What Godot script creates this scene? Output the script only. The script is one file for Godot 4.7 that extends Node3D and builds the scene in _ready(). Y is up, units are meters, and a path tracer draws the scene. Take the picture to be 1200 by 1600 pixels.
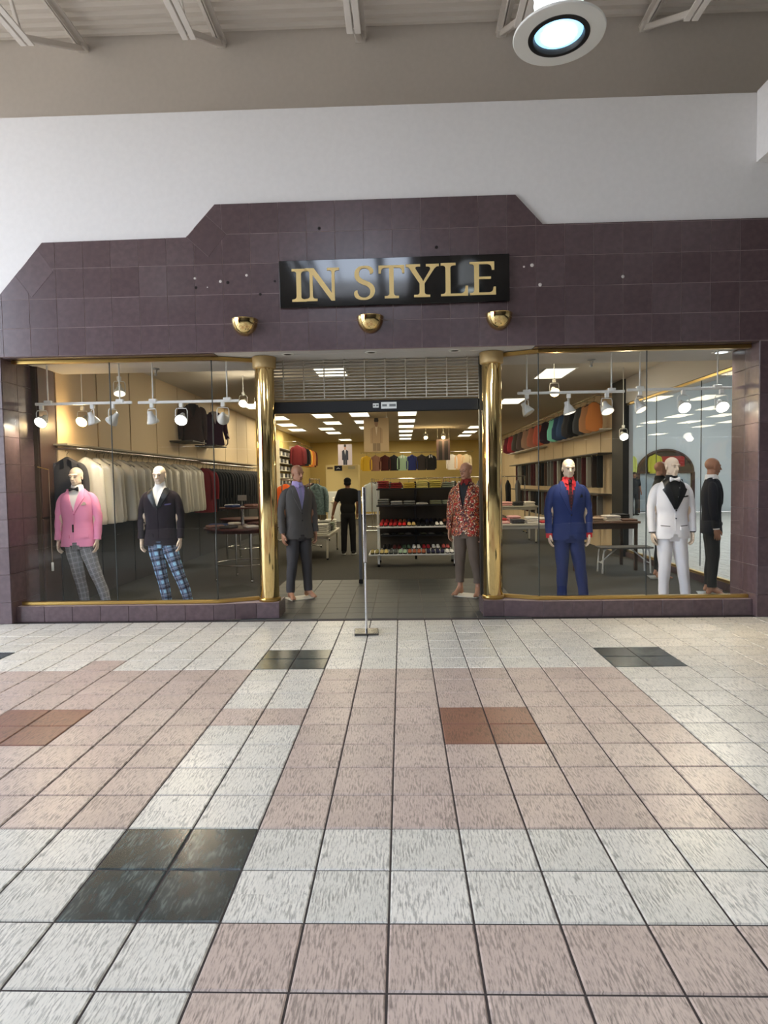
extends Node3D
# A clothes shop front in a mall: tiled facade, two show windows, entrance, and the shop behind it.
# World: facade face at z = 0, shop at z < 0, mall hall at z > 0, y up, metres.

var M := {}
var used := {}
var rng := RandomNumberGenerator.new()
var cam: Camera3D

func _ready():
	rng.seed = 7
	# ---- camera, sky, exposure
	cam = Camera3D.new()
	cam.name = "camera"
	add_child(cam)
	cam.position = Vector3(0.0766, 1.7081, 7.6068)
	cam.rotation = Vector3(-0.0486, 0.0296, -0.0163)
	cam.fov = 78.72
	cam.current = true
	var we = WorldEnvironment.new()
	we.name = "environment"
	var env = Environment.new()
	env.background_mode = Environment.BG_SKY
	var sky = Sky.new()
	var sm = ProceduralSkyMaterial.new()
	sm.sky_top_color = Color(0.80, 0.86, 0.95)
	sm.sky_horizon_color = Color(0.92, 0.94, 0.97)
	sm.ground_bottom_color = Color(0.55, 0.54, 0.52)
	sm.ground_horizon_color = Color(0.75, 0.75, 0.75)
	sm.energy_multiplier = SKY_ENERGY
	sky.sky_material = sm
	env.sky = sky
	env.tonemap_mode = Environment.TONE_MAPPER_LINEAR
	env.tonemap_exposure = EXPOSURE
	env.sdfgi_enabled = true
	env.ssao_enabled = true
	env.ssil_enabled = true
	we.environment = env
	add_child(we)
	make_materials()
	build_mall_shell()
	build_floor()
	build_facade()
	build_windows()
	build_shop_shell()
	build_entrance()
	build_mannequins()
	build_lights()
	build_left_side()
	build_middle()
	build_right_side()
	build_side_court()

const SKY_ENERGY := 14.0
const EXPOSURE := 1.0

# ------------------------------------------------------------------ naming
func numbered(n: String) -> String:
	if not used.has(n):
		used[n] = 0
		return n
	used[n] += 1
	return "%s_%03d" % [n, used[n]]

func thing(called, label, category, at = Vector3.ZERO, turn = 0.0, group = ""):
	var o = Node3D.new()
	o.name = numbered(called)
	add_child(o)
	o.position = at
	o.rotation.y = turn
	o.set_meta("label", label)
	o.set_meta("category", category)
	if group != "":
		o.set_meta("group", group)
	return o

func tag(o, label, category, group = ""):
	o.set_meta("label", label)
	o.set_meta("category", category)
	if group != "":
		o.set_meta("group", group)
	return o

func dup(src, label, at, turn = 0.0, group = ""):
	var o = src.duplicate()
	o.name = numbered(String(src.get_meta("base_name", src.name)))
	add_child(o)
	o.position = at
	o.rotation.y = turn
	o.set_meta("label", label)
	if group != "":
		o.set_meta("group", group)
	return o

func structure(called):
	var o = Node3D.new()
	o.name = numbered(called)
	add_child(o)
	o.set_meta("kind", "structure")
	return o

func inst(mesh, called, material, parent, at = Vector3.ZERO, basis_ = Basis.IDENTITY):
	var o = MeshInstance3D.new()
	o.name = called
	o.mesh = mesh
	if material != null:
		o.material_override = material
	o.transform = Transform3D(basis_, at)
	parent.add_child(o, true)
	return o

func build(st, called, material, parent, at = Vector3.ZERO, basis_ = Basis.IDENTITY):
	return inst(done(st), called, material, parent, at, basis_)

func top(st, called, material, label, category, at = Vector3.ZERO, group = ""):
	var o = MeshInstance3D.new()
	o.name = numbered(called)
	o.mesh = done(st)
	o.material_override = material
	add_child(o)
	o.position = at
	return tag(o, label, category, group)

# ------------------------------------------------------------------ mesh helpers
func S() -> SurfaceTool:
	var st = SurfaceTool.new()
	st.begin(Mesh.PRIMITIVE_TRIANGLES)
	return st

func done(st) -> ArrayMesh:
	st.generate_normals()
	return st.commit()

func tri(st, a, b, c, ua = Vector2.ZERO, ub = Vector2.ZERO, uc = Vector2.ZERO):
	st.set_uv(ua); st.add_vertex(a)
	st.set_uv(uc); st.add_vertex(c)
	st.set_uv(ub); st.add_vertex(b)

func quad(st, a, b, c, d, ua = Vector2(0, 0), ub = Vector2(1, 0), uc = Vector2(1, 1), ud = Vector2(0, 1)):
	tri(st, a, b, c, ua, ub, uc)
	tri(st, a, c, d, ua, uc, ud)

func box(st, c: Vector3, s: Vector3, b := 0.0, xf := Transform3D.IDENTITY):
	# a box with chamfered edges
	st.set_smooth_group(-1)
	var h = s * 0.5
	b = minf(b, minf(h.x, minf(h.y, h.z)) * 0.9)
	var P = func(v): return xf * (c + v)
	for ax in 3:
		var u = (ax + 1) % 3
		var w = (ax + 2) % 3
		for sg in [-1.0, 1.0]:
			var q = []
			for k in [[-1, -1], [1, -1], [1, 1], [-1, 1]]:
				var v = Vector3.ZERO
				v[ax] = sg * h[ax]
				v[u] = k[0] * (h[u] - b)
				v[w] = k[1] * (h[w] - b)
				q.append(P.call(v))
			var su = s[u]
			var sw = s[w]
			if sg > 0:
				quad(st, q[0], q[1], q[2], q[3], Vector2(0, 0), Vector2(su, 0), Vector2(su, sw), Vector2(0, sw))
			else:
				quad(st, q[0], q[3], q[2], q[1], Vector2(0, 0), Vector2(0, sw), Vector2(su, sw), Vector2(su, 0))
	if b <= 0.0:
		return
	for ax in 3:
		var u = (ax + 1) % 3
		var w = (ax + 2) % 3
		for su in [-1.0, 1.0]:
			for sw in [-1.0, 1.0]:
				var q = []
				for k in [[-1.0, 0], [1.0, 0], [1.0, 1], [-1.0, 1]]:
					var v = Vector3.ZERO
					v[ax] = k[0] * (h[ax] - b)
					v[u] = su * (h[u] - (b if k[1] == 1 else 0.0))
					v[w] = sw * (h[w] - (0.0 if k[1] == 1 else b))
					q.append(P.call(v))
				if su * sw > 0:
					quad(st, q[0], q[1], q[2], q[3])
				else:
					quad(st, q[0], q[3], q[2], q[1])
	for sx in [-1.0, 1.0]:
		for sy in [-1.0, 1.0]:
			for sz in [-1.0, 1.0]:
				var a = P.call(Vector3(sx * h.x, sy * (h.y - b), sz * (h.z - b)))
				var d = P.call(Vector3(sx * (h.x - b), sy * h.y, sz * (h.z - b)))
				var e = P.call(Vector3(sx * (h.x - b), sy * (h.y - b), sz * h.z))
				if sx * sy * sz > 0:
					tri(st, a, d, e)
				else:
					tri(st, a, e, d)

func boxm(s: Vector3, b := 0.0) -> ArrayMesh:
	var st = S()
	box(st, Vector3.ZERO, s, b)
	return done(st)

func prism(st, poly, z0: float, z1: float, xf := Transform3D.IDENTITY, uvs := 1.0):
	# polygon in xy (any winding), extruded along z
	st.set_smooth_group(-1)
	var p = PackedVector2Array(poly)
	if Geometry2D.is_polygon_clockwise(p):
		p.reverse()
	var idx = Geometry2D.triangulate_polygon(p)
	for i in range(0, idx.size(), 3):
		var a = p[idx[i]]
		var b = p[idx[i + 1]]
		var c = p[idx[i + 2]]
		if (b - a).cross(c - a) < 0:
			var t = b
			b = c
			c = t
		tri(st, xf * Vector3(a.x, a.y, z1), xf * Vector3(b.x, b.y, z1), xf * Vector3(c.x, c.y, z1), a * uvs, b * uvs, c * uvs)
		tri(st, xf * Vector3(a.x, a.y, z0), xf * Vector3(c.x, c.y, z0), xf * Vector3(b.x, b.y, z0), a * uvs, c * uvs, b * uvs)
	for i in p.size():
		var a = p[i]
		var b = p[(i + 1) % p.size()]
		quad(st, xf * Vector3(a.x, a.y, z0), xf * Vector3(b.x, b.y, z0), xf * Vector3(b.x, b.y, z1), xf * Vector3(a.x, a.y, z1))

func loft(st, rings, cap0 := true, cap1 := true, vlen = null, ulen := 1.0, skip = null):
	# rings: arrays of equal size, each counter-clockwise seen from the side the rings advance to
	st.set_smooth_group(1)
	var n = rings[0].size()
	var v0 = 0.0
	for r in rings.size() - 1:
		var A = rings[r]
		var B = rings[r + 1]
		var v1 = v0 + A[0].distance_to(B[0])
		for k in n:
			var j = (k + 1) % n
			if skip != null and skip.call((A[k] + A[j] + B[k] + B[j]) * 0.25):
				continue
			var u0 = ulen * k / n
			var u1 = ulen * (k + 1) / n
			quad(st, A[k], A[j], B[j], B[k], Vector2(u0, v0), Vector2(u1, v0), Vector2(u1, v1), Vector2(u0, v1))
		v0 = v1
	st.set_smooth_group(2)
	if cap0:
		var c = Vector3.ZERO
		for p in rings[0]: c += p / n
		for k in n:
			tri(st, c, rings[0][(k + 1) % n], rings[0][k])
	if cap1:
		var L = rings[-1]
		var c = Vector3.ZERO
		for p in L: c += p / n
		for k in n:
			tri(st, c, L[k], L[(k + 1) % n])

func spline(pts, n := 4):
	# Catmull-Rom through the points; works on floats and vectors
	var out = []
	for i in pts.size() - 1:
		var p0 = pts[maxi(i - 1, 0)]
		var p1 = pts[i]
		var p2 = pts[i + 1]
		var p3 = pts[mini(i + 2, pts.size() - 1)]
		for k in n:
			var t = float(k) / n
			out.append(0.5 * (2.0 * p1 + (p2 - p0) * t + (2.0 * p0 - 5.0 * p1 + 4.0 * p2 - p3) * t * t + (3.0 * p1 - p0 - 3.0 * p2 + p3) * t * t * t))
	out.append(pts[-1])
	return out

func tube(st, pts, rad, segs := 8, caps := true, flat := 1.0, ref := Vector3.ZERO, wob = null):
	# swept tube; rad a float or an array of floats; flat squeezes the second axis
	var n = pts.size()
	var rings = []
	var up = ref
	var r0 = 0.0
	for i in n:
		var d: Vector3 = (pts[mini(i + 1, n - 1)] - pts[maxi(i - 1, 0)]).normalized()
		if up == Vector3.ZERO:
			up = Vector3.RIGHT if absf(d.x) < 0.8 else Vector3.UP
		up = (up - d * up.dot(d)).normalized()
		var w = d.cross(up)
		var r = rad if rad is float else rad[i]
		r0 = maxf(r0, r)
		var ring = []
		for k in segs:
			var a = TAU * k / segs
			var rr = r
			if wob != null:
				rr += wob.call(i, a)
			ring.append(pts[i] + up * cos(a) * rr + w * sin(a) * rr * flat)
		rings.append(ring)
	loft(st, rings, caps, caps, null, TAU * r0)

func tubem(pts, rad, segs := 8) -> ArrayMesh:
	var st = S()
	tube(st, pts, rad, segs)
	return done(st)

func lathe(st, prof, segs := 24, xf := Transform3D.IDENTITY, arc := TAU):
	# profile of Vector2(radius, height) from bottom to top
	st.set_smooth_group(1)
	for i in prof.size() - 1:
		var p = prof[i]
		var q = prof[i + 1]
		for k in segs:
			var a = arc * k / segs
			var b = arc * (k + 1) / segs
			var A = xf * Vector3(p.x * cos(a), p.y, -p.x * sin(a))
			var B = xf * Vector3(p.x * cos(b), p.y, -p.x * sin(b))
			var C = xf * Vector3(q.x * cos(b), q.y, -q.x * sin(b))
			var D = xf * Vector3(q.x * cos(a), q.y, -q.x * sin(a))
			if p.x > 1e-6: tri(st, A, B, C)
			if q.x > 1e-6: tri(st, A, C, D)

func lathem(prof, segs := 24) -> ArrayMesh:
	var st = S()
	lathe(st, prof, segs)
	return done(st)

func sharp(prof):
	# doubles profile points a hair apart so that lathed edges stay crisp
	var out = []
	for i in prof.size():
		var p = prof[i]
		if i > 0 and i < prof.size() - 1:
			out.append(p.lerp(prof[i - 1], 0.02))
			out.append(p.lerp(prof[i + 1], 0.02))
		else:
			out.append(p)
	return out

func text_mesh(t: String, size: float, depth: float, bold := false) -> TextMesh:
	var tm = TextMesh.new()
	var f = SystemFont.new()
	f.font_names = PackedStringArray(["Droid Serif"])
	f.font_weight = 700 if bold else 400
	tm.font = f
	tm.font_size = 64
	tm.pixel_size = size / 64.0
	tm.depth = depth
	tm.text = t
	return tm

# ------------------------------------------------------------------ implicit bodies (surface nets)
func nets(prims, cell: float, k: float, cut := -100.0) -> PackedVector3Array:
	# prims: ["c", a, b, ra, rb] tapered capsule, ["e", centre, radii] ellipsoid, ["s", centre, radius] carved sphere
	var lo = Vector3.INF
	var hi = -Vector3.INF
	for p in prims:
		if p[0] == "c":
			lo = lo.min(p[1] - Vector3.ONE * p[3]).min(p[2] - Vector3.ONE * p[4])
			hi = hi.max(p[1] + Vector3.ONE * p[3]).max(p[2] + Vector3.ONE * p[4])
		elif p[0] == "e":
			lo = lo.min(p[1] - p[2])
			hi = hi.max(p[1] + p[2])
	var pad = k + 2.0 * cell
	lo -= Vector3.ONE * pad
	hi += Vector3.ONE * pad
	var nx = int((hi.x - lo.x) / cell) + 2
	var ny = int((hi.y - lo.y) / cell) + 2
	var nz = int((hi.z - lo.z) / cell) + 2
	var f = PackedFloat32Array()
	f.resize(nx * ny * nz)
	f.fill(1.0)
	for p in prims:
		var bl: Vector3
		var bh: Vector3
		if p[0] == "c":
			bl = (p[1] - Vector3.ONE * p[3]).min(p[2] - Vector3.ONE * p[4])
			bh = (p[1] + Vector3.ONE * p[3]).max(p[2] + Vector3.ONE * p[4])
		elif p[0] == "e":
			bl = p[1] - p[2]
			bh = p[1] + p[2]
		else:
			bl = p[1] - Vector3.ONE * p[2]
			bh = p[1] + Vector3.ONE * p[2]
		bl -= Vector3.ONE * pad
		bh += Vector3.ONE * pad
		var i0 = maxi(0, int((bl.x - lo.x) / cell))
		var i1 = mini(nx - 1, int((bh.x - lo.x) / cell) + 1)
		var j0 = maxi(0, int((bl.y - lo.y) / cell))
		var j1 = mini(ny - 1, int((bh.y - lo.y) / cell) + 1)
		var k0 = maxi(0, int((bl.z - lo.z) / cell))
		var k1 = mini(nz - 1, int((bh.z - lo.z) / cell) + 1)
		var kind = p[0]
		var a: Vector3 = p[1]
		var ba = Vector3.ONE
		var bb = 1.0
		if kind == "c":
			ba = p[2] - a
			bb = maxf(ba.length_squared(), 1e-9)
		for kz in range(k0, k1 + 1):
			for jy in range(j0, j1 + 1):
				var row = (kz * ny + jy) * nx
				for ix in range(i0, i1 + 1):
					var q = lo + Vector3(ix, jy, kz) * cell - a
					var d: float
					if kind == "c":
						var t = clampf(q.dot(ba) / bb, 0.0, 1.0)
						d = (q - ba * t).length() - lerpf(p[3], p[4], t)
					elif kind == "e":
						var e1 = (q / p[2]).length()
						var e2 = (q / (p[2] * p[2])).length()
						d = e1 * (e1 - 1.0) / maxf(e2, 1e-6)
					else:
						d = q.length() - p[2]
					var g = f[row + ix]
					if kind == "s":
						var kk = k * 0.6
						var hh = maxf(kk - absf(g + d), 0.0) / kk
						f[row + ix] = maxf(g, -d) + hh * hh * kk * 0.25
					else:
						var hh2 = maxf(k - absf(g - d), 0.0) / k
						f[row + ix] = minf(g, d) - hh2 * hh2 * k * 0.25
	if cut > -99.0:
		for kz in nz:
			for jy in ny:
				var y = lo.y + jy * cell
				if y < cut + 3 * cell:
					for ix in nx:
						var id = (kz * ny + jy) * nx + ix
						f[id] = maxf(f[id], cut - y)
	var vid = {}
	var verts = PackedVector3Array()
	var out = PackedVector3Array()
	var offs = [0, 1, nx, nx + 1, nx * ny, nx * ny + 1, nx * ny + nx, nx * ny + nx + 1]
	for kz in nz - 1:
		for jy in ny - 1:
			var row = (kz * ny + jy) * nx
			for ix in nx - 1:
				var id = row + ix
				var m = 0
				var v = [f[id], f[id + 1], f[id + offs[2]], f[id + offs[3]], f[id + offs[4]], f[id + offs[5]], f[id + offs[6]], f[id + offs[7]]]
				for c in 8:
					if v[c] < 0.0: m += 1
				if m == 0 or m == 8:
					continue
				var s = Vector3.ZERO
				var cnt = 0
				for e in [[0, 1], [2, 3], [4, 5], [6, 7], [0, 2], [1, 3], [4, 6], [5, 7], [0, 4], [1, 5], [2, 6], [3, 7]]:
					var x = v[e[0]]
					var y = v[e[1]]
					if (x < 0.0) != (y < 0.0):
						var t = x / (x - y)
						var pa = Vector3(e[0] & 1, (e[0] >> 1) & 1, e[0] >> 2)
						var pb = Vector3(e[1] & 1, (e[1] >> 1) & 1, e[1] >> 2)
						s += pa.lerp(pb, t)
						cnt += 1
				vid[id] = verts.size()
				verts.append(lo + (Vector3(ix, jy, kz) + s / cnt) * cell)
	var step = [1, nx, nx * ny]
	for id in vid:
		var a = f[id]
		for ax in 3:
			var b = f[id + step[ax]]
			if (a < 0.0) == (b < 0.0):
				continue
			var u = step[(ax + 1) % 3]
			var w = step[(ax + 2) % 3]
			if not (vid.has(id - u) and vid.has(id - w) and vid.has(id - u - w)):
				continue
			var q = [verts[vid[id - u - w]], verts[vid[id - w]], verts[vid[id]], verts[vid[id - u]]]
			if a >= 0.0:
				q = [q[0], q[3], q[2], q[1]]
			out.append_array(PackedVector3Array([q[0], q[1], q[2], q[0], q[2], q[3]]))
	return out

func put(st, arr: PackedVector3Array, xf := Transform3D.IDENTITY):
	st.set_smooth_group(1)
	st.set_uv(Vector2.ZERO)
	var flip = xf.basis.determinant() < 0
	for i in range(0, arr.size(), 3):
		st.add_vertex(xf * arr[i])
		if flip:
			st.add_vertex(xf * arr[i + 1])
			st.add_vertex(xf * arr[i + 2])
		else:
			st.add_vertex(xf * arr[i + 2])
			st.add_vertex(xf * arr[i + 1])

# ------------------------------------------------------------------ materials
func mat(key, col: Color, rough := 0.6, metal := 0.0) -> StandardMaterial3D:
	if M.has(key):
		return M[key]
	var m = StandardMaterial3D.new()
	m.albedo_color = col
	m.roughness = rough
	m.metallic = metal
	M[key] = m
	return m

func rgb(r, g, b) -> Color:
	return Color(r / 255.0, g / 255.0, b / 255.0)

func cloth(r, g, b) -> StandardMaterial3D:
	return mat("cloth%d_%d_%d" % [r, g, b], rgb(r, g, b), 0.9)

func glow(key, col: Color, e: float) -> StandardMaterial3D:
	var m = mat(key, Color(0.9, 0.9, 0.9), 0.5)
	m.emission_enabled = true
	m.emission = col
	m.emission_energy_multiplier = e
	return m

func img_tex(w: int, h: int, fn) -> ImageTexture:
	var im = Image.create(w, h, true, Image.FORMAT_RGB8)
	for y in h:
		for x in w:
			im.set_pixel(x, y, fn.call(x, y))
	im.generate_mipmaps()
	return ImageTexture.create_from_image(im)

func noise(seed_, freq, oct := 4) -> FastNoiseLite:
	var n = FastNoiseLite.new()
	n.seed = seed_
	n.frequency = freq
	n.fractal_octaves = oct
	n.noise_type = FastNoiseLite.TYPE_SIMPLEX_SMOOTH
	return n

func tex_mat(key, tex, rough := 0.8, scale := Vector3.ONE, triplanar := false) -> StandardMaterial3D:
	var m = mat(key, Color.WHITE, rough)
	m.albedo_texture = tex
	m.uv1_scale = scale
	if triplanar:
		m.uv1_triplanar = true
		m.uv1_world_triplanar = true
	return m

func make_materials():
	# mall floor tile: streaks of darker mineral running one way, tinted by vertex colour
	var n1 = noise(3, 0.02, 4)
	var n2 = noise(9, 0.05, 4)
	var n3 = noise(21, 0.009, 3)
	var streak = img_tex(512, 512, func(x, y):
		var c = n3.get_noise_2d(x * 1.6, y)
		var a = n1.get_noise_2d(x * 8.5 + 16.0 * c, y * 1.0) + 0.5 * c
		var b = n2.get_noise_2d(x * 5.0 + 40.0, y * 0.8) + 0.4 * n3.get_noise_2d(x * 0.7 + 90.0, y * 0.7)
		var v = 0.97 + 0.05 * c - 0.23 * smoothstep(0.02, 0.5, a) - 0.13 * smoothstep(0.0, 0.5, b)
		v = clampf(v, 0.5, 1.0)
		return Color(v, v * 0.99 - 0.005, v * 0.975 - 0.01))
	# dark tiles: the streaks are lighter than the ground
	var dark_streak = img_tex(512, 512, func(x, y):
		var c = n3.get_noise_2d(x * 1.6, y + 300.0)
		var a = n1.get_noise_2d(x * 7.0 + 14.0 * c, y * 1.0 + 90.0) + 0.6 * c
		var v = 0.6 + 0.15 * c + 0.28 * smoothstep(0.0, 0.7, a)
		return Color(v * 0.95, v, v))
	var ft = tex_mat("floor_tile", streak, 0.36)
	ft.vertex_color_use_as_albedo = true
	var fd = tex_mat("floor_tile_dark", dark_streak, 0.26)
	fd.vertex_color_use_as_albedo = true
	mat("grout", rgb(58, 50, 48), 0.9)
	# painted plaster with a faint orange-peel relief
	var plaster = noise(5, 0.04, 3)
	var pt = img_tex(256, 256, func(x, y):
		var v = 0.98 + 0.012 * plaster.get_noise_2d(x * 2.0, y * 2.0)
		return Color(v, v, v))
	var wh = tex_mat("white_wall", pt, 0.85, Vector3.ONE * 0.5, true)
	wh.albedo_color = rgb(234, 232, 231)
	var tp = tex_mat("taupe_wall", pt, 0.9, Vector3.ONE * 0.5, true)
	tp.albedo_color = rgb(218, 209, 199)
	mat("deck", rgb(222, 214, 204), 0.8)
	mat("joist", rgb(222, 215, 207), 0.7)
	# facade tiles, four tones
	var fn = noise(31, 0.03, 4)
	var ftx = img_tex(256, 256, func(x, y):
		var v = 0.93 + 0.09 * fn.get_noise_2d(x, y)
		return Color(v, v, v))
	var tones = [rgb(98, 80, 83), rgb(95, 77, 80), rgb(101, 84, 87), rgb(93, 75, 78)]
	for i in 4:
		var m = tex_mat("facade%d" % i, ftx, 0.26, Vector3.ONE * 1.3, true)
		m.albedo_color = tones[i]
	mat("facade_grout", rgb(150, 132, 130), 0.9)
	mat("brass", rgb(232, 204, 142), 0.09, 1.0)
	mat("brass_satin", rgb(206, 174, 104), 0.28, 1.0)
	mat("chrome", rgb(215, 215, 215), 0.12, 1.0)
	mat("steel", rgb(170, 170, 168), 0.3, 0.9)
	mat("black_metal", rgb(26, 26, 28), 0.4)
	mat("white_metal", rgb(225, 225, 220), 0.4)
	mat("rubber", rgb(18, 18, 18), 0.8)
	mat("sign_black", rgb(10, 10, 12), 0.07)
	mat("gold_letter", rgb(232, 204, 138), 0.45)
	var g = mat("glass", Color(0.3, 0.34, 0.32, 0.03), 0.0)
	g.metallic_specular = 0.3
	g.transparency = BaseMaterial3D.TRANSPARENCY_ALPHA
	mat("glass_joint", rgb(40, 44, 42), 0.4)
	mat("soffit", rgb(205, 203, 200), 0.8)
	mat("shop_ceiling", rgb(196, 188, 172), 0.9)
	mat("beige_panel", rgb(206, 184, 148), 0.6)
	mat("yellow_wall", rgb(214, 190, 122), 0.8)
	mat("dark_strip", rgb(70, 54, 40), 0.5)
	mat("dark_panel", rgb(44, 40, 38), 0.7)
	mat("brown_panel", rgb(70, 50, 42), 0.45)
	var cn = noise(77, 0.2, 2)
	var carpet = img_tex(256, 256, func(x, y):
		var v = 0.85 + 0.3 * cn.get_noise_2d(x, y)
		return Color(v, v, v))
	tex_mat("carpet", carpet, 0.95, Vector3.ONE * 0.7, true).albedo_color = rgb(70, 67, 59)
	for i in 3:
		var m2 = tex_mat("slate%d" % i, ftx, 0.5, Vector3.ONE * 0.9, true)
		m2.albedo_color = [rgb(60, 62, 60), rgb(55, 58, 56), rgb(65, 66, 62)][i]
	mat("slate_grout", rgb(118, 112, 104), 0.9)
	mat("skin_pale", rgb(226, 204, 180), 0.45)
	mat("skin_tan", rgb(172, 124, 96), 0.45)
	mat("skin", rgb(150, 104, 80), 0.6)
	mat("burgundy", rgb(84, 34, 28), 0.35)
	mat("table_white", rgb(206, 200, 184), 0.6)
	mat("wood_brown", rgb(120, 84, 56), 0.5)
	# plastic film over the garments
	var pl = mat("plastic", Color(0.93, 0.92, 0.88, 0.35), 0.12)
	pl.transparency = BaseMaterial3D.TRANSPARENCY_ALPHA
	# trouser and jacket weaves
	tex_mat("glen_check", img_tex(128, 128, func(x, y):
		var v = 0.50
		if x % 64 < 4 or y % 64 < 4: v = 0.72
		elif (x % 64 > 30 and x % 64 < 34) or (y % 64 > 30 and y % 64 < 34): v = 0.36
		v += 0.05 * (((x / 2 + y / 2) % 2) * 2 - 1)
		return Color(v, v * 1.0, v * 1.02)), 0.9, Vector3(7, 7, 1))
	tex_mat("tartan", img_tex(128, 128, func(x, y):
		var c = Color(0.30, 0.34, 0.42)
		var bx = x % 128 < 44
		var by = y % 128 < 44
		if bx and by: c = Color(0.62, 0.80, 0.90)
		elif bx or by: c = Color(0.38, 0.46, 0.58)
		if (x % 128 > 56 and x % 128 < 74) or (y % 128 > 56 and y % 128 < 74): c = c * Color(0.35, 0.32, 0.42)
		if (x % 128 > 96 and x % 128 < 102) or (y % 128 > 96 and y % 128 < 102): c = c.lerp(Color(0.75, 0.72, 0.78), 0.7)
		return c), 0.9, Vector3(7.5, 7.5, 1))
	var fl = noise(12, 0.016, 3)
	var fl2 = noise(48, 0.028, 3)
	tex_mat("floral", img_tex(256, 256, func(x, y):
		var a = fl.get_noise_2d(x, y)
		var b = fl2.get_noise_2d(x, y)
		if b > 0.34: return Color(0.90, 0.80, 0.66)
		if a > 0.2: return Color(0.66, 0.12, 0.08)
		if a < -0.2: return Color(0.30, 0.07, 0.05)
		if b < -0.2: return Color(0.78, 0.52, 0.28)
		return Color(0.43, 0.11, 0.07)), 0.6, Vector3(3.0, 3.0, 1))
	var den = noise(90, 0.06, 3)
	tex_mat("denim", img_tex(128, 128, func(x, y):
		var v = 0.5 + 0.12 * den.get_noise_2d(x, y)
		return Color(v * 0.82, v * 0.98, v)), 0.95, Vector3(2, 2, 1))
	tex_mat("dotted_tie", img_tex(64, 64, func(x, y):
		return Color(0.6, 0.12, 0.13) if (x % 16 < 4 and y % 16 < 4) else Color(0.2, 0.04, 0.07)), 0.7, Vector3(6, 6, 1))
	mat("pink", rgb(240, 152, 190), 0.85)
	mat("pink_shade", rgb(226, 120, 166), 0.85)
	mat("plum_velvet", rgb(24, 9, 22), 0.9)
	mat("navy_suit", rgb(28, 46, 104), 0.8)
	mat("navy_dark", rgb(20, 32, 76), 0.8)
	mat("white_suit", rgb(232, 232, 236), 0.8)
	mat("black_satin", rgb(16, 16, 20), 0.35)
	mat("midnight", rgb(16, 18, 30), 0.85)
	mat("charcoal", rgb(82, 79, 77), 0.85)
	mat("charcoal_dark", rgb(66, 64, 66), 0.85)
	mat("lavender", rgb(176, 160, 210), 0.8)
	mat("red_shirt", rgb(214, 44, 52), 0.8)
	mat("white_shirt", rgb(238, 236, 232), 0.85)
	mat("black_shirt", rgb(18, 18, 20), 0.8)
	mat("brown_trouser", rgb(98, 84, 72), 0.9)

# ------------------------------------------------------------------ the mall
const CEIL := 7.72
const SKYLIGHTS := [[-3.0, 0.4, 8.8, 13.0]]
const HX := -10.0   # left end of the hall

func slab(called, material, lo: Vector3, hi: Vector3, parent = null, bev := 0.0):
	var st = S()
	box(st, Vector3.ZERO, hi - lo, bev)
	if parent == null:
		var o = MeshInstance3D.new()
		o.name = numbered(called)
		o.mesh = done(st)
		o.material_override = material
		o.position = (lo + hi) * 0.5
		add_child(o)
		o.set_meta("kind", "structure")
		return o
	return build(st, called, material, parent, (lo + hi) * 0.5)

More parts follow.
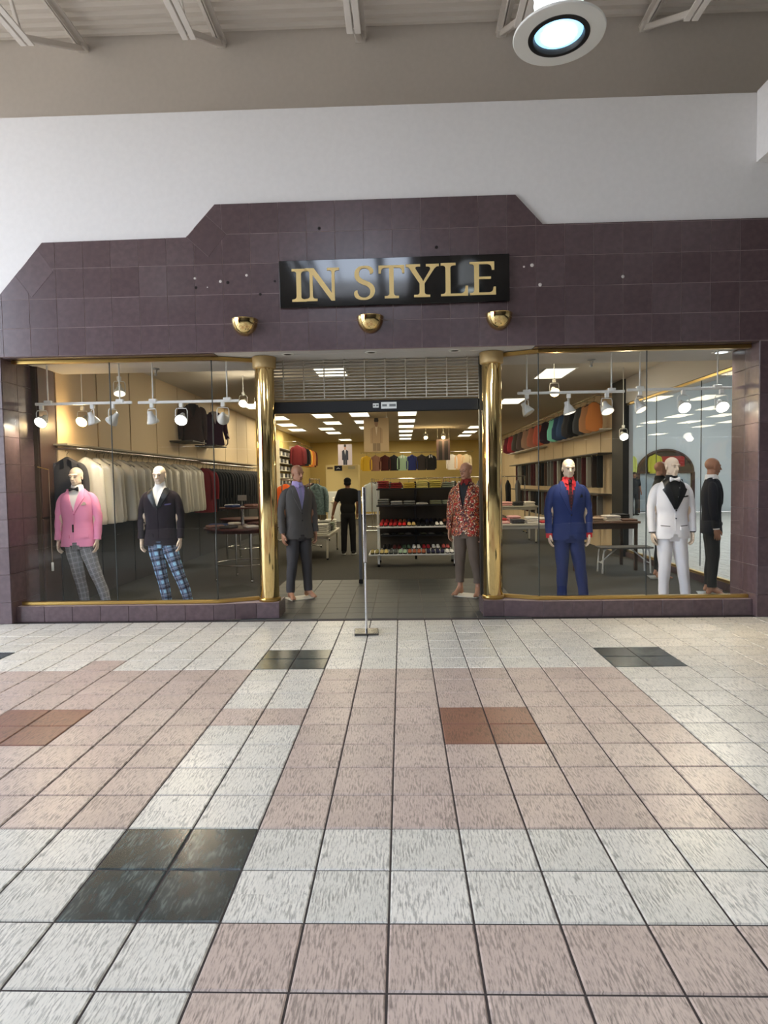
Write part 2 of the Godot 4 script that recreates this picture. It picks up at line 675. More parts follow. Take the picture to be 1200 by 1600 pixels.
func build_mall_shell():
	# white bulkhead over the shop front, set-back upper wall, the beam that runs out over the hall
	slab("wall_bulkhead", M.white_wall, Vector3(HX, 3.36, -1.0), Vector3(5.3, 6.175, -0.034))
	slab("wall_upper", M.taupe_wall, Vector3(HX, 6.175, -1.2), Vector3(22, 7.9, -1.0))
	slab("wall_neighbour", M.white_wall, Vector3(HX, 0, -0.5), Vector3(-5.32, 3.36, -0.034))
	slab("trim_beam", M.white_wall, Vector3(4.29, 5.38, -0.034), Vector3(5.0, 6.19, 16.0))
	# glazed end of the hall: low sill, header, posts and transoms, daylight between them
	var wl = structure("wall_left")
	slab("sill", M.white_wall, Vector3(HX - 0.2, 0, -1.2), Vector3(HX, 0.4, 16.2), wl)
	slab("header", M.white_wall, Vector3(HX - 0.2, 7.2, -1.2), Vector3(HX, 7.9, 16.2), wl)
	slab("return_wall", M.white_wall, Vector3(HX - 0.2, 0.4, -1.2), Vector3(HX, 7.2, 1.2), wl)
	slab("return_wall", mat("rear", rgb(96, 90, 86), 0.8), Vector3(HX - 0.2, 0.4, 8.0), Vector3(HX, 7.2, 16.2), wl)
	for i in 2:
		slab("post", M.white_wall, Vector3(HX - 0.15, 0.4, 3.4 + i * 2.3), Vector3(HX, 7.2, 3.55 + i * 2.3), wl)
	slab("transom", M.white_wall, Vector3(HX - 0.12, 3.2, 1.2), Vector3(HX - 0.03, 3.32, 8.0), wl)
	slab("wall_right", M.white_wall, Vector3(22, 0, -23), Vector3(22.2, 7.9, 16))
	# opposite side of the hall: white wall, dark shop openings, red sign
	slab("wall_rear", mat("rear", rgb(96, 90, 86), 0.8), Vector3(HX, 3.2, 16), Vector3(22, 7.9, 16.2))
	slab("wall_opposite", mat("opposite", rgb(46, 42, 42), 0.6), Vector3(HX, 0, 16.3), Vector3(22, 3.2, 16.5))
	for i in 7:
		slab("trim_pier", M.opposite, Vector3(-9.7 + i * 5.2 - 0.25, 0, 15.9), Vector3(-9.7 + i * 5.2 + 0.25, 3.2, 16.3))
	var srs = S()
	box(srs, Vector3.ZERO, Vector3(0.12, 2.2, 2.6), 0.02)
	top(srs, "red_sign", mat("red_sign", rgb(206, 28, 32), 0.4), "large red sign box on the end wall of the hall", "sign", Vector3(HX + 0.07, 4.7, 10.8))
	# corrugated roof deck with skylight openings
	var c = structure("ceiling")
	var pitch = 0.155
	var st = S()
	st.set_smooth_group(-1)
	var z = -1.02
	while z < 16.2:
		var spans = [[HX - 0.2, 22.2]]
		for k in SKYLIGHTS:
			if z + pitch > k[2] and z < k[3]:
				var nsp = []
				for s in spans:
					if k[0] > s[0] and k[1] < s[1]:
						nsp.append([s[0], k[0]])
						nsp.append([k[1], s[1]])
					else:
						nsp.append(s)
				spans = nsp
		for s in spans:
			var pr = [Vector2(0, 0.045), Vector2(0.06, 0.045), Vector2(0.082, 0), Vector2(0.133, 0), Vector2(pitch, 0.045)]
			for i in pr.size() - 1:
				var a = pr[i]
				var b = pr[i + 1]
				quad(st, Vector3(s[0], CEIL + a.y, z + a.x), Vector3(s[1], CEIL + a.y, z + a.x), Vector3(s[1], CEIL + b.y, z + b.x), Vector3(s[0], CEIL + b.y, z + b.x))
		z += pitch
	build(st, "roof_deck", M.deck, c)
	# roof slab over the deck
	var st2 = S()
	var xs = [HX - 0.2, -3.0, 0.4, 22.2]
	var zs = [-1.2, 3.6, 8.8, 13.0, 16.4]
	for i in xs.size() - 1:
		for j in zs.size() - 1:
			var hole = false
			for k in SKYLIGHTS:
				if xs[i] >= k[0] - 0.01 and xs[i + 1] <= k[1] + 0.01 and zs[j] >= k[2] - 0.01 and zs[j + 1] <= k[3] + 0.01:
					hole = true
			if not hole:
				box(st2, Vector3((xs[i] + xs[i + 1]) / 2, CEIL + 0.13, (zs[j] + zs[j + 1]) / 2), Vector3(xs[i + 1] - xs[i], 0.14, zs[j + 1] - zs[j]))
	build(st2, "roof_slab", M.deck, c)
	# skylight curbs and glazing bars
	for k in SKYLIGHTS:
		var st3 = S()
		for x in [k[0], k[1]]:
			box(st3, Vector3(x, CEIL + 0.25, (k[2] + k[3]) / 2), Vector3(0.1, 0.5, k[3] - k[2] + 0.1))
		for zz in [k[2], k[3]]:
			box(st3, Vector3((k[0] + k[1]) / 2, CEIL + 0.25, zz), Vector3(k[1] - k[0] + 0.1, 0.5, 0.1))
		build(st3, "skylight_curb", M.joist, c)
		for x in range(1, int((k[1] - k[0]) / 1.2)):
			var st4 = S()
			box(st4, Vector3(k[0] + x * 1.2, CEIL + 0.45, (k[2] + k[3]) / 2), Vector3(0.06, 0.08, k[3] - k[2]))
			build(st4, "glazing_bar", M.joist, c)
	# open web joists
	for i in 8:
		var x = -6.0 + i * 1.87
		var j = thing("roof_joist", "pale painted steel roof joist with open web under the corrugated deck", "joist", Vector3(x, 0, 0), 0, "roof joists")
		var zc0 = 0.33
		for part in [["top_chord", 7.62, -1.0], ["bottom_chord", 6.76, zc0]]:
			var s5 = S()
			for sd in [-1, 1]:
				box(s5, Vector3(sd * 0.045, part[1], (part[2] + 16.0) / 2), Vector3(0.07, 0.02, 16.0 - part[2]), 0.004)
				box(s5, Vector3(sd * 0.014, part[1] + (0.035 if part[0] == "bottom_chord" else -0.035), (part[2] + 16.0) / 2), Vector3(0.012, 0.07, 16.0 - part[2]), 0.003)
			build(s5, part[0], M.joist, j)
		# end strut from the bottom chord up to the seat on the wall, then the zigzag web
		var zz = zc0 + 0.12
		build_bar(j, "end_strut", Vector3(0, 6.79, zc0 + 0.08), Vector3(0, 7.6, -0.98), 0.035)
		var s6 = S()
		box(s6, Vector3(0, 7.6, -0.93), Vector3(0.14, 0.1, 0.14), 0.01)
		build(s6, "seat", M.joist, j)
		while zz < 9.0:
			build_bar(j, "web_bar", Vector3(0, 6.78, zz), Vector3(0, 7.62, zz + 0.55), 0.02)
			build_bar(j, "web_bar", Vector3(0, 7.62, zz + 0.55), Vector3(0, 6.78, zz + 1.1), 0.02)
			zz += 1.1

func build_bar(parent, called, a: Vector3, b: Vector3, w: float):
	var st = S()
	var d = b - a
	var y = d.normalized()
	var x = Vector3.RIGHT if absf(y.x) < 0.9 else Vector3.UP
	var zz = x.cross(y).normalized()
	x = y.cross(zz).normalized()
	box(st, Vector3.ZERO, Vector3(w * 2, d.length(), w * 2), w * 0.3, Transform3D(Basis(x, y, zz), (a + b) / 2))
	build(st, called, M.joist, parent)

func to_pixel(p: Vector3) -> Vector2:
	# where a point lands in the 1200 x 1600 frame; used only to pick which floor tiles are in view
	var q = cam.transform.affine_inverse() * p
	if q.z > -0.3:
		return Vector2(-9999, 9999)
	var f = 800.0 / tan(deg_to_rad(cam.fov / 2))
	return Vector2(600 + f * q.x / -q.z, 800 - f * q.y / -q.z)

const TS := 0.33
func tile_kind(i: int, j: int) -> int:
	# 0 light, 1 pink, 2 dark, 3 red
	var a = posmod(i, 10)
	var b = posmod(j, 10)
	if j >= 10: return 0
	var bi = a == 6 or a == 7
	var bj = b == 8 or b == 9
	if bi and bj: return 2
	if j == 4 and (i == -4 or i == -3): return 1
	if j == 8 and i == -9: return 1
	if bi or bj: return 0
	if i >= 6: return 0
	if i <= -5 and j < -2: return 0
	if (a == 1 or a == 2) and (b == 3 or b == 4): return 3
	return 1

func tile_shape(st, w: float, d: float, h: float, uo: Vector2, col: Color, at := Vector3.ZERO, bev := 0.005):
	# floor tile: top with a small bevel
	st.set_smooth_group(-1)
	st.set_color(col)
	var x = w / 2
	var z = d / 2
	var t = [Vector3(-x + bev, h, z - bev), Vector3(x - bev, h, z - bev), Vector3(x - bev, h, -z + bev), Vector3(-x + bev, h, -z + bev)]
	var s = [Vector3(-x, h - bev, z), Vector3(x, h - bev, z), Vector3(x, h - bev, -z), Vector3(-x, h - bev, -z)]
	var b = [Vector3(-x, -0.01, z), Vector3(x, -0.01, z), Vector3(x, -0.01, -z), Vector3(-x, -0.01, -z)]
	var uv = []
	for p in t:
		uv.append(uo + Vector2(p.x, p.z))
	quad(st, at + t[0], at + t[1], at + t[2], at + t[3], uv[0], uv[1], uv[2], uv[3])
	for k in 4:
		var l = (k + 1) % 4
		quad(st, at + s[k], at + s[l], at + t[l], at + t[k], uv[k], uv[l], uv[l], uv[k])
		quad(st, at + b[k], at + b[l], at + s[l], at + s[k], uv[k], uv[l], uv[l], uv[k])

func tile_color(k: int, v: int) -> Color:
	var c = [Color(0.68, 0.655, 0.600), Color(0.52, 0.415, 0.365), Color(0.085, 0.108, 0.106), Color(0.245, 0.115, 0.080)][k]
	var f = [1.0, 0.94, 1.04, 0.97][v]
	return Color(c.r * f, c.g * f, c.b * f)

func build_floor():
	var fl = structure("floor")
	slab("grout_bed", M.grout, Vector3(HX, -0.12, -0.12), Vector3(22, -0.006, 16.3), fl)
	slab("grout_bed", M.grout, Vector3(5.3, -0.12, -23), Vector3(22, -0.006, -0.12), fl)
	var meshes = []
	for k in 4:
		var l = []
		for v in 4:
			var st = S()
			tile_shape(st, TS - 0.009, TS - 0.009, 0.0, Vector2(v * 0.37 + k * 0.13, v * 0.61), tile_color(k, v))
			l.append(done(st))
		meshes.append(l)
	var seen = []
	var rest = []
	for j in range(-35, 14):
		for i in range(-30, 36):
			var p = Vector3((i + 0.5) * TS, 0, 4.6087 - (j + 0.5) * TS)
			var q = to_pixel(p)
			var m = 90.0 if p.z > 3 else 30.0
			if q.x > -m and q.x < 1200 + m and q.y > 0 and q.y < 1600 + m:
				seen.append([p.distance_to(cam.position), i, j, p])
			else:
				rest.append([0, i, j, p])
	seen.sort_custom(func(a, b): return a[0] < b[0])
	var far = rest
	for n in seen.size():
		var e = seen[n]
		if n < 300:
			inst(meshes[tile_kind(e[1], e[2])][posmod(e[1] * 7 + e[2] * 3 + e[1] * e[2], 4)], "floor_tile", M.floor_tile_dark if tile_kind(e[1], e[2]) == 2 else M.floor_tile, fl, e[3])
		else:
			far.append(e)
	var st = S()
	for e in far:
		var v = posmod(e[1] * 7 + e[2] * 3 + e[1] * e[2], 4)
		var k = tile_kind(e[1], e[2])
		tile_shape(st, TS - 0.009, TS - 0.009, 0.0, Vector2(v * 0.37 + k * 0.13, v * 0.61), tile_color(k, v), e[3])
	# side court floor
	for j in range(0, 69):
		for i in range(16, 60):
			tile_shape(st, TS - 0.009, TS - 0.009, 0.0, Vector2(i * 0.37, j * 0.61), tile_color(0, posmod(i + j, 4)), Vector3((i + 0.5) * TS, 0, -0.17 - j * TS))
	var o = build(st, "floor_tile_field", M.floor_tile, fl)
	o.set_meta("kind", "stuff")

# ------------------------------------------------------------------ tiled facade
func build_facade():
	var w = structure("wall_front")
	var outline = PackedVector2Array([Vector2(-5.32, 3.31), Vector2(-5.32, 3.49), Vector2(-4.253, 4.672), Vector2(-2.487, 4.687), Vector2(-2.126, 5.066), Vector2(1.466, 5.078), Vector2(1.788, 4.726), Vector2(5.3, 4.726), Vector2(5.3, 3.31)])
	var st = S()
	prism(st, outline, -0.034, -0.0035)
	build(st, "grout_bed", M.facade_grout, w)
	var diamonds = [PackedVector2Array([Vector2(-2.478, 4.69), Vector2(-2.236, 4.945), Vector2(-1.99, 4.715), Vector2(-2.215, 4.445)]),
		PackedVector2Array([Vector2(-4.60, 4.287), Vector2(-4.40, 4.02), Vector2(-4.12, 4.33), Vector2(-4.31, 4.606)])]
	var ys = [3.31, 3.648, 3.998, 4.358, 4.712, 5.08]
	var r2 = RandomNumberGenerator.new()
	r2.seed = 5
	var g = 0.0034
	for i in range(-16, 16):
		for j in 5:
			var x0 = i * 0.3415 + g
			var x1 = (i + 1) * 0.3415 - g
			var poly = PackedVector2Array([Vector2(x0, ys[j] + g), Vector2(x1, ys[j] + g), Vector2(x1, ys[j + 1] - g), Vector2(x0, ys[j + 1] - g)])
			for p in Geometry2D.intersect_polygons(poly, outline):
				var pieces = [p]
				for d in diamonds:
					var nx = []
					for q in pieces:
						nx.append_array(Geometry2D.clip_polygons(q, d))
					pieces = nx
				for q in pieces:
					if area(q) > 0.0015:
						facade_tile(w, q, r2)
	for d in diamonds:
		for q in Geometry2D.offset_polygon(d, -g):
			facade_tile(w, q, r2)
	# left-over marks of an older sign: paint spots and anchor holes
	for s in [[-2.39, 4.20, 0.016, 1], [-2.08, 4.155, 0.018, 1], [-1.76, 4.22, 0.017, 1], [1.565, 4.235, 0.013, 1], [1.66, 4.25, 0.022, 1], [1.755, 4.02, 0.022, 1], [-2.24, 4.09, 0.009, 1],
			[-2.38, 4.09, 0.018, 0], [-1.99, 4.14, 0.02, 0], [-1.6, 3.99, 0.018, 0], [-1.42, 4.14, 0.016, 0], [0.53, 4.49, 0.02, 0], [-0.87, 4.75, 0.02, 0], [2.73, 4.09, 0.02, 1]]:
		var st2 = S()
		lathe(st2, [Vector2(s[2], 0), Vector2(s[2] * 0.9, 0.0015), Vector2(0, 0.002)], 9, Transform3D(Basis(Vector3.RIGHT, PI / 2), Vector3(s[0], s[1], 0.0)))
		build(st2, "paint_spot" if s[3] == 1 else "anchor_hole", mat("spot", rgb(214, 206, 200), 0.8) if s[3] == 1 else mat("hole", rgb(24, 16, 16), 0.9), w)
	# underside of the band over the windows
	slab("lintel", M.facade3, Vector3(-5.32, 3.30, -0.24), Vector3(-2.2, 3.36, -0.034), w)
	slab("lintel", M.facade3, Vector3(1.7, 3.30, -0.24), Vector3(5.3, 3.36, -0.034), w)
	# end piers, tiled
	pier("trim_1", -5.32, -4.83, r2, 1, 3)
	pier("trim_2", 4.34, 5.3, r2, -1, 2)

func area(p) -> float:
	var a = 0.0
	for i in p.size():
		a += p[i].cross(p[(i + 1) % p.size()])
	return absf(a) / 2

func facade_tile(w, q, r2):
	var st = S()
	var c = Vector2.ZERO
	for v in q:
		c += v / q.size()
	var qq = PackedVector2Array()
	for v in q:
		qq.append(v - c)
	prism(st, qq, -0.010, 0.0)
	build(st, "tile", M["facade%d" % r2.randi_range(0, 3)], w, Vector3(c.x, c.y, 0))

func pier(called, x0, x1, r2, side, deep):
	var p = structure(called)
	slab("core", M.facade_grout, Vector3(x0 + 0.01, 0, -0.01 - 0.307 * deep), Vector3(x1 - 0.01, 3.31, -0.010), p)
	var y = 0.0
	var rows = [0.27, 0.62, 0.96, 1.31, 1.65, 2.0, 2.34, 2.68, 3.02, 3.30]
	for r in rows:
		var st = S()
		box(st, Vector3.ZERO, Vector3(x1 - x0 - 0.004, r - y - 0.005, 0.010), 0.002)
		build(st, "tile", M["facade%d" % r2.randi_range(0, 3)], p, Vector3((x0 + x1) / 2, (r + y) / 2, -0.005))
		for k in deep:
			var st2 = S()
			box(st2, Vector3.ZERO, Vector3(0.010, r - y - 0.005, 0.303), 0.002)
			build(st2, "tile", M["facade%d" % r2.randi_range(0, 3)], p, Vector3(x1 - 0.005 if side > 0 else x0 + 0.005, (r + y) / 2, -0.165 - 0.306 * k))
		y = r

# ------------------------------------------------------------------ show windows
func pane(called, a: Vector2, b: Vector2, y0: float, y1: float):
	# glass between two floor points (x, z)
	var o = MeshInstance3D.new()
	o.name = called
	var st = S()
	var l = a.distance_to(b)
	box(st, Vector3.ZERO, Vector3(l, y1 - y0, 0.010))
	o.mesh = done(st)
	o.material_override = M.glass
	o.position = Vector3((a.x + b.x) / 2, (y0 + y1) / 2, (a.y + b.y) / 2)
	o.rotation.y = -atan2(b.y - a.y, b.x - a.x)
	return o

func sweep_rect(st, pts, y0: float, y1: float, d0: float, d1: float, bev := 0.006):
	# rectangular moulding along a floor path, from offset d0 to d1 to the outer (left-hand) side
	st.set_smooth_group(-1)
	var n = pts.size()
	var sec = []
	for i in n:
		var din = (pts[i] - pts[maxi(i - 1, 0)]).normalized() if i > 0 else (pts[1] - pts[0]).normalized()
		var dou = (pts[mini(i + 1, n - 1)] - pts[i]).normalized() if i < n - 1 else din
		var nrm = (Vector2(-din.y, din.x) + Vector2(-dou.y, dou.x)).normalized()
		var k = 1.0 / maxf(0.3, nrm.dot(Vector2(-din.y, din.x)))
		var s = []
		for q in [[d0, y0], [d1, y0], [d1, y1 - bev], [d1 - bev, y1], [d0, y1]]:
			var p = pts[i] + nrm * q[0] * k
			s.append(Vector3(p.x, q[1], p.y))
		sec.append(s)
	for i in n - 1:
		for k in 5:
			var l = (k + 1) % 5
			quad(st, sec[i][k], sec[i + 1][k], sec[i + 1][l], sec[i][l])
	for e in [0, n - 1]:
		for k in range(1, 4):
			tri(st, sec[e][0], sec[e][k], sec[e][k + 1])

const LW := [Vector2(-4.80, -0.20), Vector2(-3.572, -0.20), Vector2(-2.281, -0.20), Vector2(-1.80, -0.40)]
const RW := [Vector2(1.345, -0.40), Vector2(1.772, -0.20), Vector2(3.09, -0.20), Vector2(4.33, -0.20)]
const RX := 4.95   # side window and right wall
const SW := [Vector2(RX, -0.62), Vector2(RX, -2.74), Vector2(RX, -4.53), Vector2(RX, -6.0)]

func build_windows():
	var n = 0
	for run in [LW, RW, SW]:
		n += 1
		var w = structure("window_%d" % n)
		for i in run.size() - 1:
			w.add_child(pane("pane", run[i], run[i + 1], 0.235 if n < 3 else 0.14, 3.27), true)
		# dark silicone joints
		for i in range(1, run.size() - 1):
			var st = S()
			box(st, Vector3.ZERO, Vector3(0.012, 3.03, 0.014), 0.002)
			build(st, "joint", M.glass_joint, w, Vector3(run[i].x, 1.755, run[i].y))
		for y in [[0.205 if n < 3 else 0.11, 0.245 if n < 3 else 0.15], [3.255, 3.30]]:
			var st2 = S()
			var pts = run.duplicate()
			if n == 3:
				pts.reverse()
			sweep_rect(st2, pts, y[0], y[1], -0.03, 0.035)
			build(st2, "brass_channel", M.brass_satin, w)
	# tiled kick plates under the windows
	var kick_l = structure("baseboard_left")
	kick(kick_l, [Vector2(-4.83, -0.09), Vector2(-2.31, -0.09), Vector2(-1.79, -0.185), Vector2(-1.50, -0.185), Vector2(-1.50, -0.60)])
	var kick_r = structure("baseboard_right")
	kick(kick_r, [Vector2(1.07, -0.60), Vector2(1.07, -0.175), Vector2(1.33, -0.175), Vector2(1.80, -0.09), Vector2(4.34, -0.09)])
	slab("core", M.facade3, Vector3(RX - 0.06, 0, -6.0), Vector3(RX + 0.06, 0.11, -0.62), kick_r)

func kick(parent, pts):
	# tiles along the path, with a grouted core behind
	var st = S()
	sweep_rect(st, pts, 0.0, 0.198, -0.24, -0.012, 0.002)
	build(st, "core", M.facade_grout, parent)
	var r2 = RandomNumberGenerator.new()
	r2.seed = 11
	for i in pts.size() - 1:
		var a: Vector2 = pts[i]
		var b: Vector2 = pts[i + 1]
		var l = a.distance_to(b)
		var cnt = maxi(1, int(round(l / 0.3415)))
		for k in cnt:
			var p = a.lerp(b, (k + 0.5) / cnt)
			var st2 = S()
			box(st2, Vector3.ZERO, Vector3(l / cnt - 0.004, 0.200, 0.014), 0.003)
			var nrm = Vector2(-(b - a).y, (b - a).x).normalized() * -0.007
			build(st2, "tile", M["facade%d" % r2.randi_range(0, 3)], parent, Vector3(p.x + nrm.x, 0.101, p.y + nrm.y), Basis(Vector3.UP, -atan2(b.y - a.y, b.x - a.x)))

# ------------------------------------------------------------------ the shop's shell
const SZ := -25.5
func build_shop_shell():
	# window bay soffit, riser, ceiling
	slab("ceiling_bay", M.soffit, Vector3(-4.8, 3.31, -1.25), Vector3(5.2, 3.36, -0.24))
	slab("ceiling_entry", M.soffit, Vector3(-2.2, 3.312, -0.24), Vector3(1.7, 3.36, -0.02))
	slab("wall_riser", M.soffit, Vector3(-4.95, 3.36, -1.30), Vector3(5.2, 3.9, -1.25))
	slab("ceiling_shop", M.shop_ceiling, Vector3(-4.95, 3.82, SZ - 0.2), Vector3(5.2, 3.95, -1.25))
	# left wall of tall panels with dark joints between them
	var wl = structure("wall_shop_left")
	slab("core", M.dark_strip, Vector3(-4.95, 0, SZ), Vector3(-4.775, 3.82, -0.62), wl)
	var zz = -0.62
	var first = true
	while zz > SZ:
		var l = minf(0.43 if first else 1.2, zz - SZ)
		var st = S()
		box(st, Vector3.ZERO, Vector3(0.025, 2.52, l - 0.035), 0.004)
		build(st, "panel", M.brown_panel if first else (M.beige_panel if zz > -13 else M.yellow_wall), wl, Vector3(-4.7625, 2.56, zz - l / 2))
		var st_ = S()
		box(st_, Vector3.ZERO, Vector3(0.025, 1.27, l - 0.035), 0.004)
		build(st_, "panel", M.brown_panel if first else M.dark_panel, wl, Vector3(-4.7625, 0.64, zz - l / 2))
		first = false
		zz -= l
	# right wall behind the side window
	var wr = structure("wall_shop_right")
	slab("post", mat("black_post", rgb(22, 22, 24), 0.5), Vector3(RX - 0.12, 0, -6.7), Vector3(RX + 0.01, 3.82, -6.0), wr)
	slab("core", M.dark_strip, Vector3(RX + 0.03, 0, SZ), Vector3(5.2, 3.82, -6.7), wr)
	slab("header", M.soffit, Vector3(RX - 0.06, 3.30, -6.0), Vector3(5.3, 3.9, -0.62), wr)
	zz = -6.7
	while zz > SZ:
		var l = minf(1.2, zz - SZ)
		var st = S()
		box(st, Vector3.ZERO, Vector3(0.025, 3.82, l - 0.035), 0.004)
		build(st, "panel", M.beige_panel, wr, Vector3(RX + 0.0175, 1.91, zz - l / 2))
		zz -= 1.2
	slab("wall_back", M.yellow_wall, Vector3(-4.95, 0, SZ - 0.2), Vector3(5.2, 3.95, SZ))
	# outer skin of the shop towards the side court, above its window
	slab("wall_side_court", M.white_wall, Vector3(5.2, 3.36, -25), Vector3(5.3, 7.72, -1.0))
	slab("wall_side_lower", M.white_wall, Vector3(5.2, 0, -25), Vector3(5.3, 3.36, -6.7))
	# floors
	slab("floor_carpet", M.carpet, Vector3(-4.95, -0.12, SZ), Vector3(5.2, -0.002, -3.25))
	slab("floor_bay", M.carpet, Vector3(-4.95, -0.12, -3.25), Vector3(-1.99, -0.002, -0.2))
	slab("floor_bay", M.carpet, Vector3(1.66, -0.12, -3.25), Vector3(5.2, -0.002, -0.2))
	var fe = structure("floor_entry")
	slab("grout_bed", M.slate_grout, Vector3(-1.99, -0.12, -3.25), Vector3(1.66, -0.005, -0.12), fe)
	var ms = []
	var st4 = S()
	tile_shape(st4, 0.325, 0.336, 0.0, Vector2.ZERO, Color.WHITE, Vector3.ZERO, 0.002)
	var tm = done(st4)
	for i in 11:
		for j in 9:
			inst(tm, "slate_tile", M["slate%d" % posmod(i * 5 + j * 3 + i * j, 3)], fe, Vector3(-1.99 + 0.166 + i * 0.3315, 0, -0.295 - j * 0.343))
	for i in 11:
		var st5 = S()
		tile_shape(st5, 0.327, 0.04, 0.0, Vector2.ZERO, Color.WHITE, Vector3.ZERO, 0.002)
		build(st5, "slate_tile", M["slate%d" % posmod(i * 5, 3)], fe, Vector3(-1.99 + 0.166 + i * 0.3315, 0, -3.231))

# ------------------------------------------------------------------ entrance
func build_entrance():
	# polished brass columns
	for s in [[-1.652, "left"], [1.222, "right"]]:
		var c = thing("brass_column", "polished brass column %s the entrance, beside the window with the %s suit" % ["flanking", "pink and plum" if s[0] < 0 else "blue and white"], "column", Vector3(s[0], 0, -0.36), 0, "brass entrance columns")
		inst(lathem([Vector2(0.118, 0.24), Vector2(0.122, 0.25), Vector2(0.122, 3.16), Vector2(0.118, 3.17)], 40), "shaft", M.brass, c)
		inst(lathem(sharp([Vector2(0, 0.2), Vector2(0.14, 0.2), Vector2(0.14, 0.235), Vector2(0.118, 0.245)]), 40), "base_ring", M.brass_satin, c)
		inst(lathem(sharp([Vector2(0.118, 3.16), Vector2(0.145, 3.17), Vector2(0.15, 3.305), Vector2(0, 3.31)]), 40), "cap", mat("cap", rgb(186, 160, 110), 0.5, 0.2), c)
	# jambs beside the rolling grille
	slab("trim_3", M.black_metal, Vector3(-1.66, 0, -0.66), Vector3(-1.60, 3.31, -0.54))
	slab("trim_4", M.black_metal, Vector3(1.09, 0, -0.66), Vector3(1.15, 3.31, -0.54))
	# rolling grille, two thirds up
	var g = thing("rolling_grille", "half-raised rolling grille of thin metal rods above the shop entrance", "grille", Vector3(-0.255, 0, -0.6))
	for k in 14:
		var y = 2.80 + k * 0.0405
		inst(tubem([Vector3(-1.34, y, 0), Vector3(1.34, y, 0)], 0.0105, 6), "rod", mat("grille_rod", rgb(176, 170, 158), 0.4, 0.3), g)
	for k in 10:
		var st = S()
		box(st, Vector3(-1.2 + k * 0.2667, 3.07, 0.0), Vector3(0.014, 0.56, 0.026), 0.003)
		build(st, "link_strip", M.grille_rod, g)
	var st2 = S()
	box(st2, Vector3(0, 2.695, 0), Vector3(2.69, 0.15, 0.05), 0.01)
	build(st2, "bottom_bar", M.black_metal, g)
	for e in [[0.005, 0.075, 0.055], [0.175, 0.20, 0.085]]:
		var st3 = S()
		box(st3, Vector3(e[0], 2.70, 0.0265), Vector3(e[1], e[2], 0.003))
		var o = build(st3, "sticker", mat("sticker", rgb(226, 228, 224), 0.6), g)
		for q in [[-0.28, 0.3, 0.34], [0.24, 0.42, 0.4]]:
			var st4 = S()
			box(st4, Vector3(e[0] + q[0] * e[1], 2.70, 0.0285), Vector3(e[1] * q[1], e[2] * q[2], 0.001))
			build(st4, "print", mat("print_grey", rgb(120, 124, 122), 0.7), o)
	# downlights in the entry soffit
	for x in [-1.32, -0.28, 0.75]:
		var d = thing("recessed_downlight", "small dark recessed downlight in the soffit above the entrance", "downlight", Vector3(x, 3.305, -0.20), 0, "entrance downlights")
		inst(lathem(sharp([Vector2(0.05, -0.002), Vector2(0.075, -0.004), Vector2(0.08, 0.004)]), 20), "ring", M.white_metal, d)
		inst(lathem([Vector2(0, 0.003), Vector2(0.05, 0.002)], 20), "recess", mat("recess", rgb(70, 66, 60), 0.7), d)
	# sign board with serif letters
	var sg = thing("shop_sign", "black sign board with large gold serif letters on the tiles above the entrance", "sign", Vector3(0.015, 4.095, 0.0))
	var st5 = S()
	box(st5, Vector3.ZERO, Vector3(2.74, 0.55, 0.045), 0.004)
	build(st5, "board", M.sign_black, sg, Vector3(0, 0, 0.0235), Basis(Vector3.BACK, 0.006))
	var letters = [["I", -1.204, -1.032], ["N", -1.045, -0.637], ["S", -0.461, -0.212], ["T", -0.166, 0.142], ["Y", 0.156, 0.552], ["L", 0.573, 0.893], ["E", 0.914, 1.223]]
	for l in letters:
		var tm = text_mesh(l[0], 0.5, 0.012)
		var bb = tm.get_aabb()
		var o = MeshInstance3D.new()
		o.name = "letter"
		o.mesh = tm
		o.material_override = M.gold_letter
		var sx = (l[2] - l[1]) / bb.size.x
		var sy = 0.385 * (1.04 if l[0] == "S" else 1.0) / bb.size.y
		o.scale = Vector3(sx, sy, 1)
		var cx = (l[1] + l[2]) / 2
		o.position = Vector3(cx - 0.015 - bb.get_center().x * sx, (4.068 + (cx + 1.1) * 0.0125) - 4.095 - bb.get_center().y * sy, 0.052)
		sg.add_child(o, true)
	# half-bowl brass sconces
	var names = ["under the left end of the sign", "under the middle of the sign", "under the right end of the sign"]
	for i in 3:
		var s = thing("wall_sconce", "polished brass half-bowl sconce on the tiles " + ["below the letter I end of the sign", "below the letter S", "below the letter E"][i], "sconce", Vector3([-1.796, -0.276, 1.264][i], 3.685, 0.0), 0, "brass sconces under the sign")
		var prof = []
		for k in 11:
			var a = PI / 2 * k / 10
			prof.append(Vector2(0.158 * sin(a), -0.19 * cos(a)))
		var st6 = S()
		lathe(st6, prof, 32, Transform3D(Basis(Vector3.UP, PI), Vector3.ZERO), PI)
		build(st6, "bowl", M.brass, s)
		var st7 = S()
		var rim = []
		for k in 17:
			var a = PI * k / 16
			rim.append(Vector3(-0.158 * cos(a), 0, 0.158 * sin(a)))
		tube(st7, rim, 0.006, 6)
		build(st7, "rim", M.brass, s)
		var st8 = S()
		for k in 3:
			tube(st8, [Vector3(-0.09 + k * 0.09, -0.02, 0.02), Vector3(-0.09 + k * 0.09, -0.02, 0.05)], 0.012, 8)
		build(st8, "lamp_holder", M.black_metal, s)
	# sign stand in front of the door, seen almost edge on
	var k = thing("sign_stand", "slim chrome floor sign stand on a square base in front of the entrance", "stand", Vector3(-0.35, 0, 0.62), 0.06)
	var st9 = S()
	box(st9, Vector3(0.0, 0.012, 0), Vector3(0.27, 0.024, 0.27), 0.006)
	build(st9, "base", mat("base_steel", rgb(96, 94, 92), 0.25, 0.9), k)
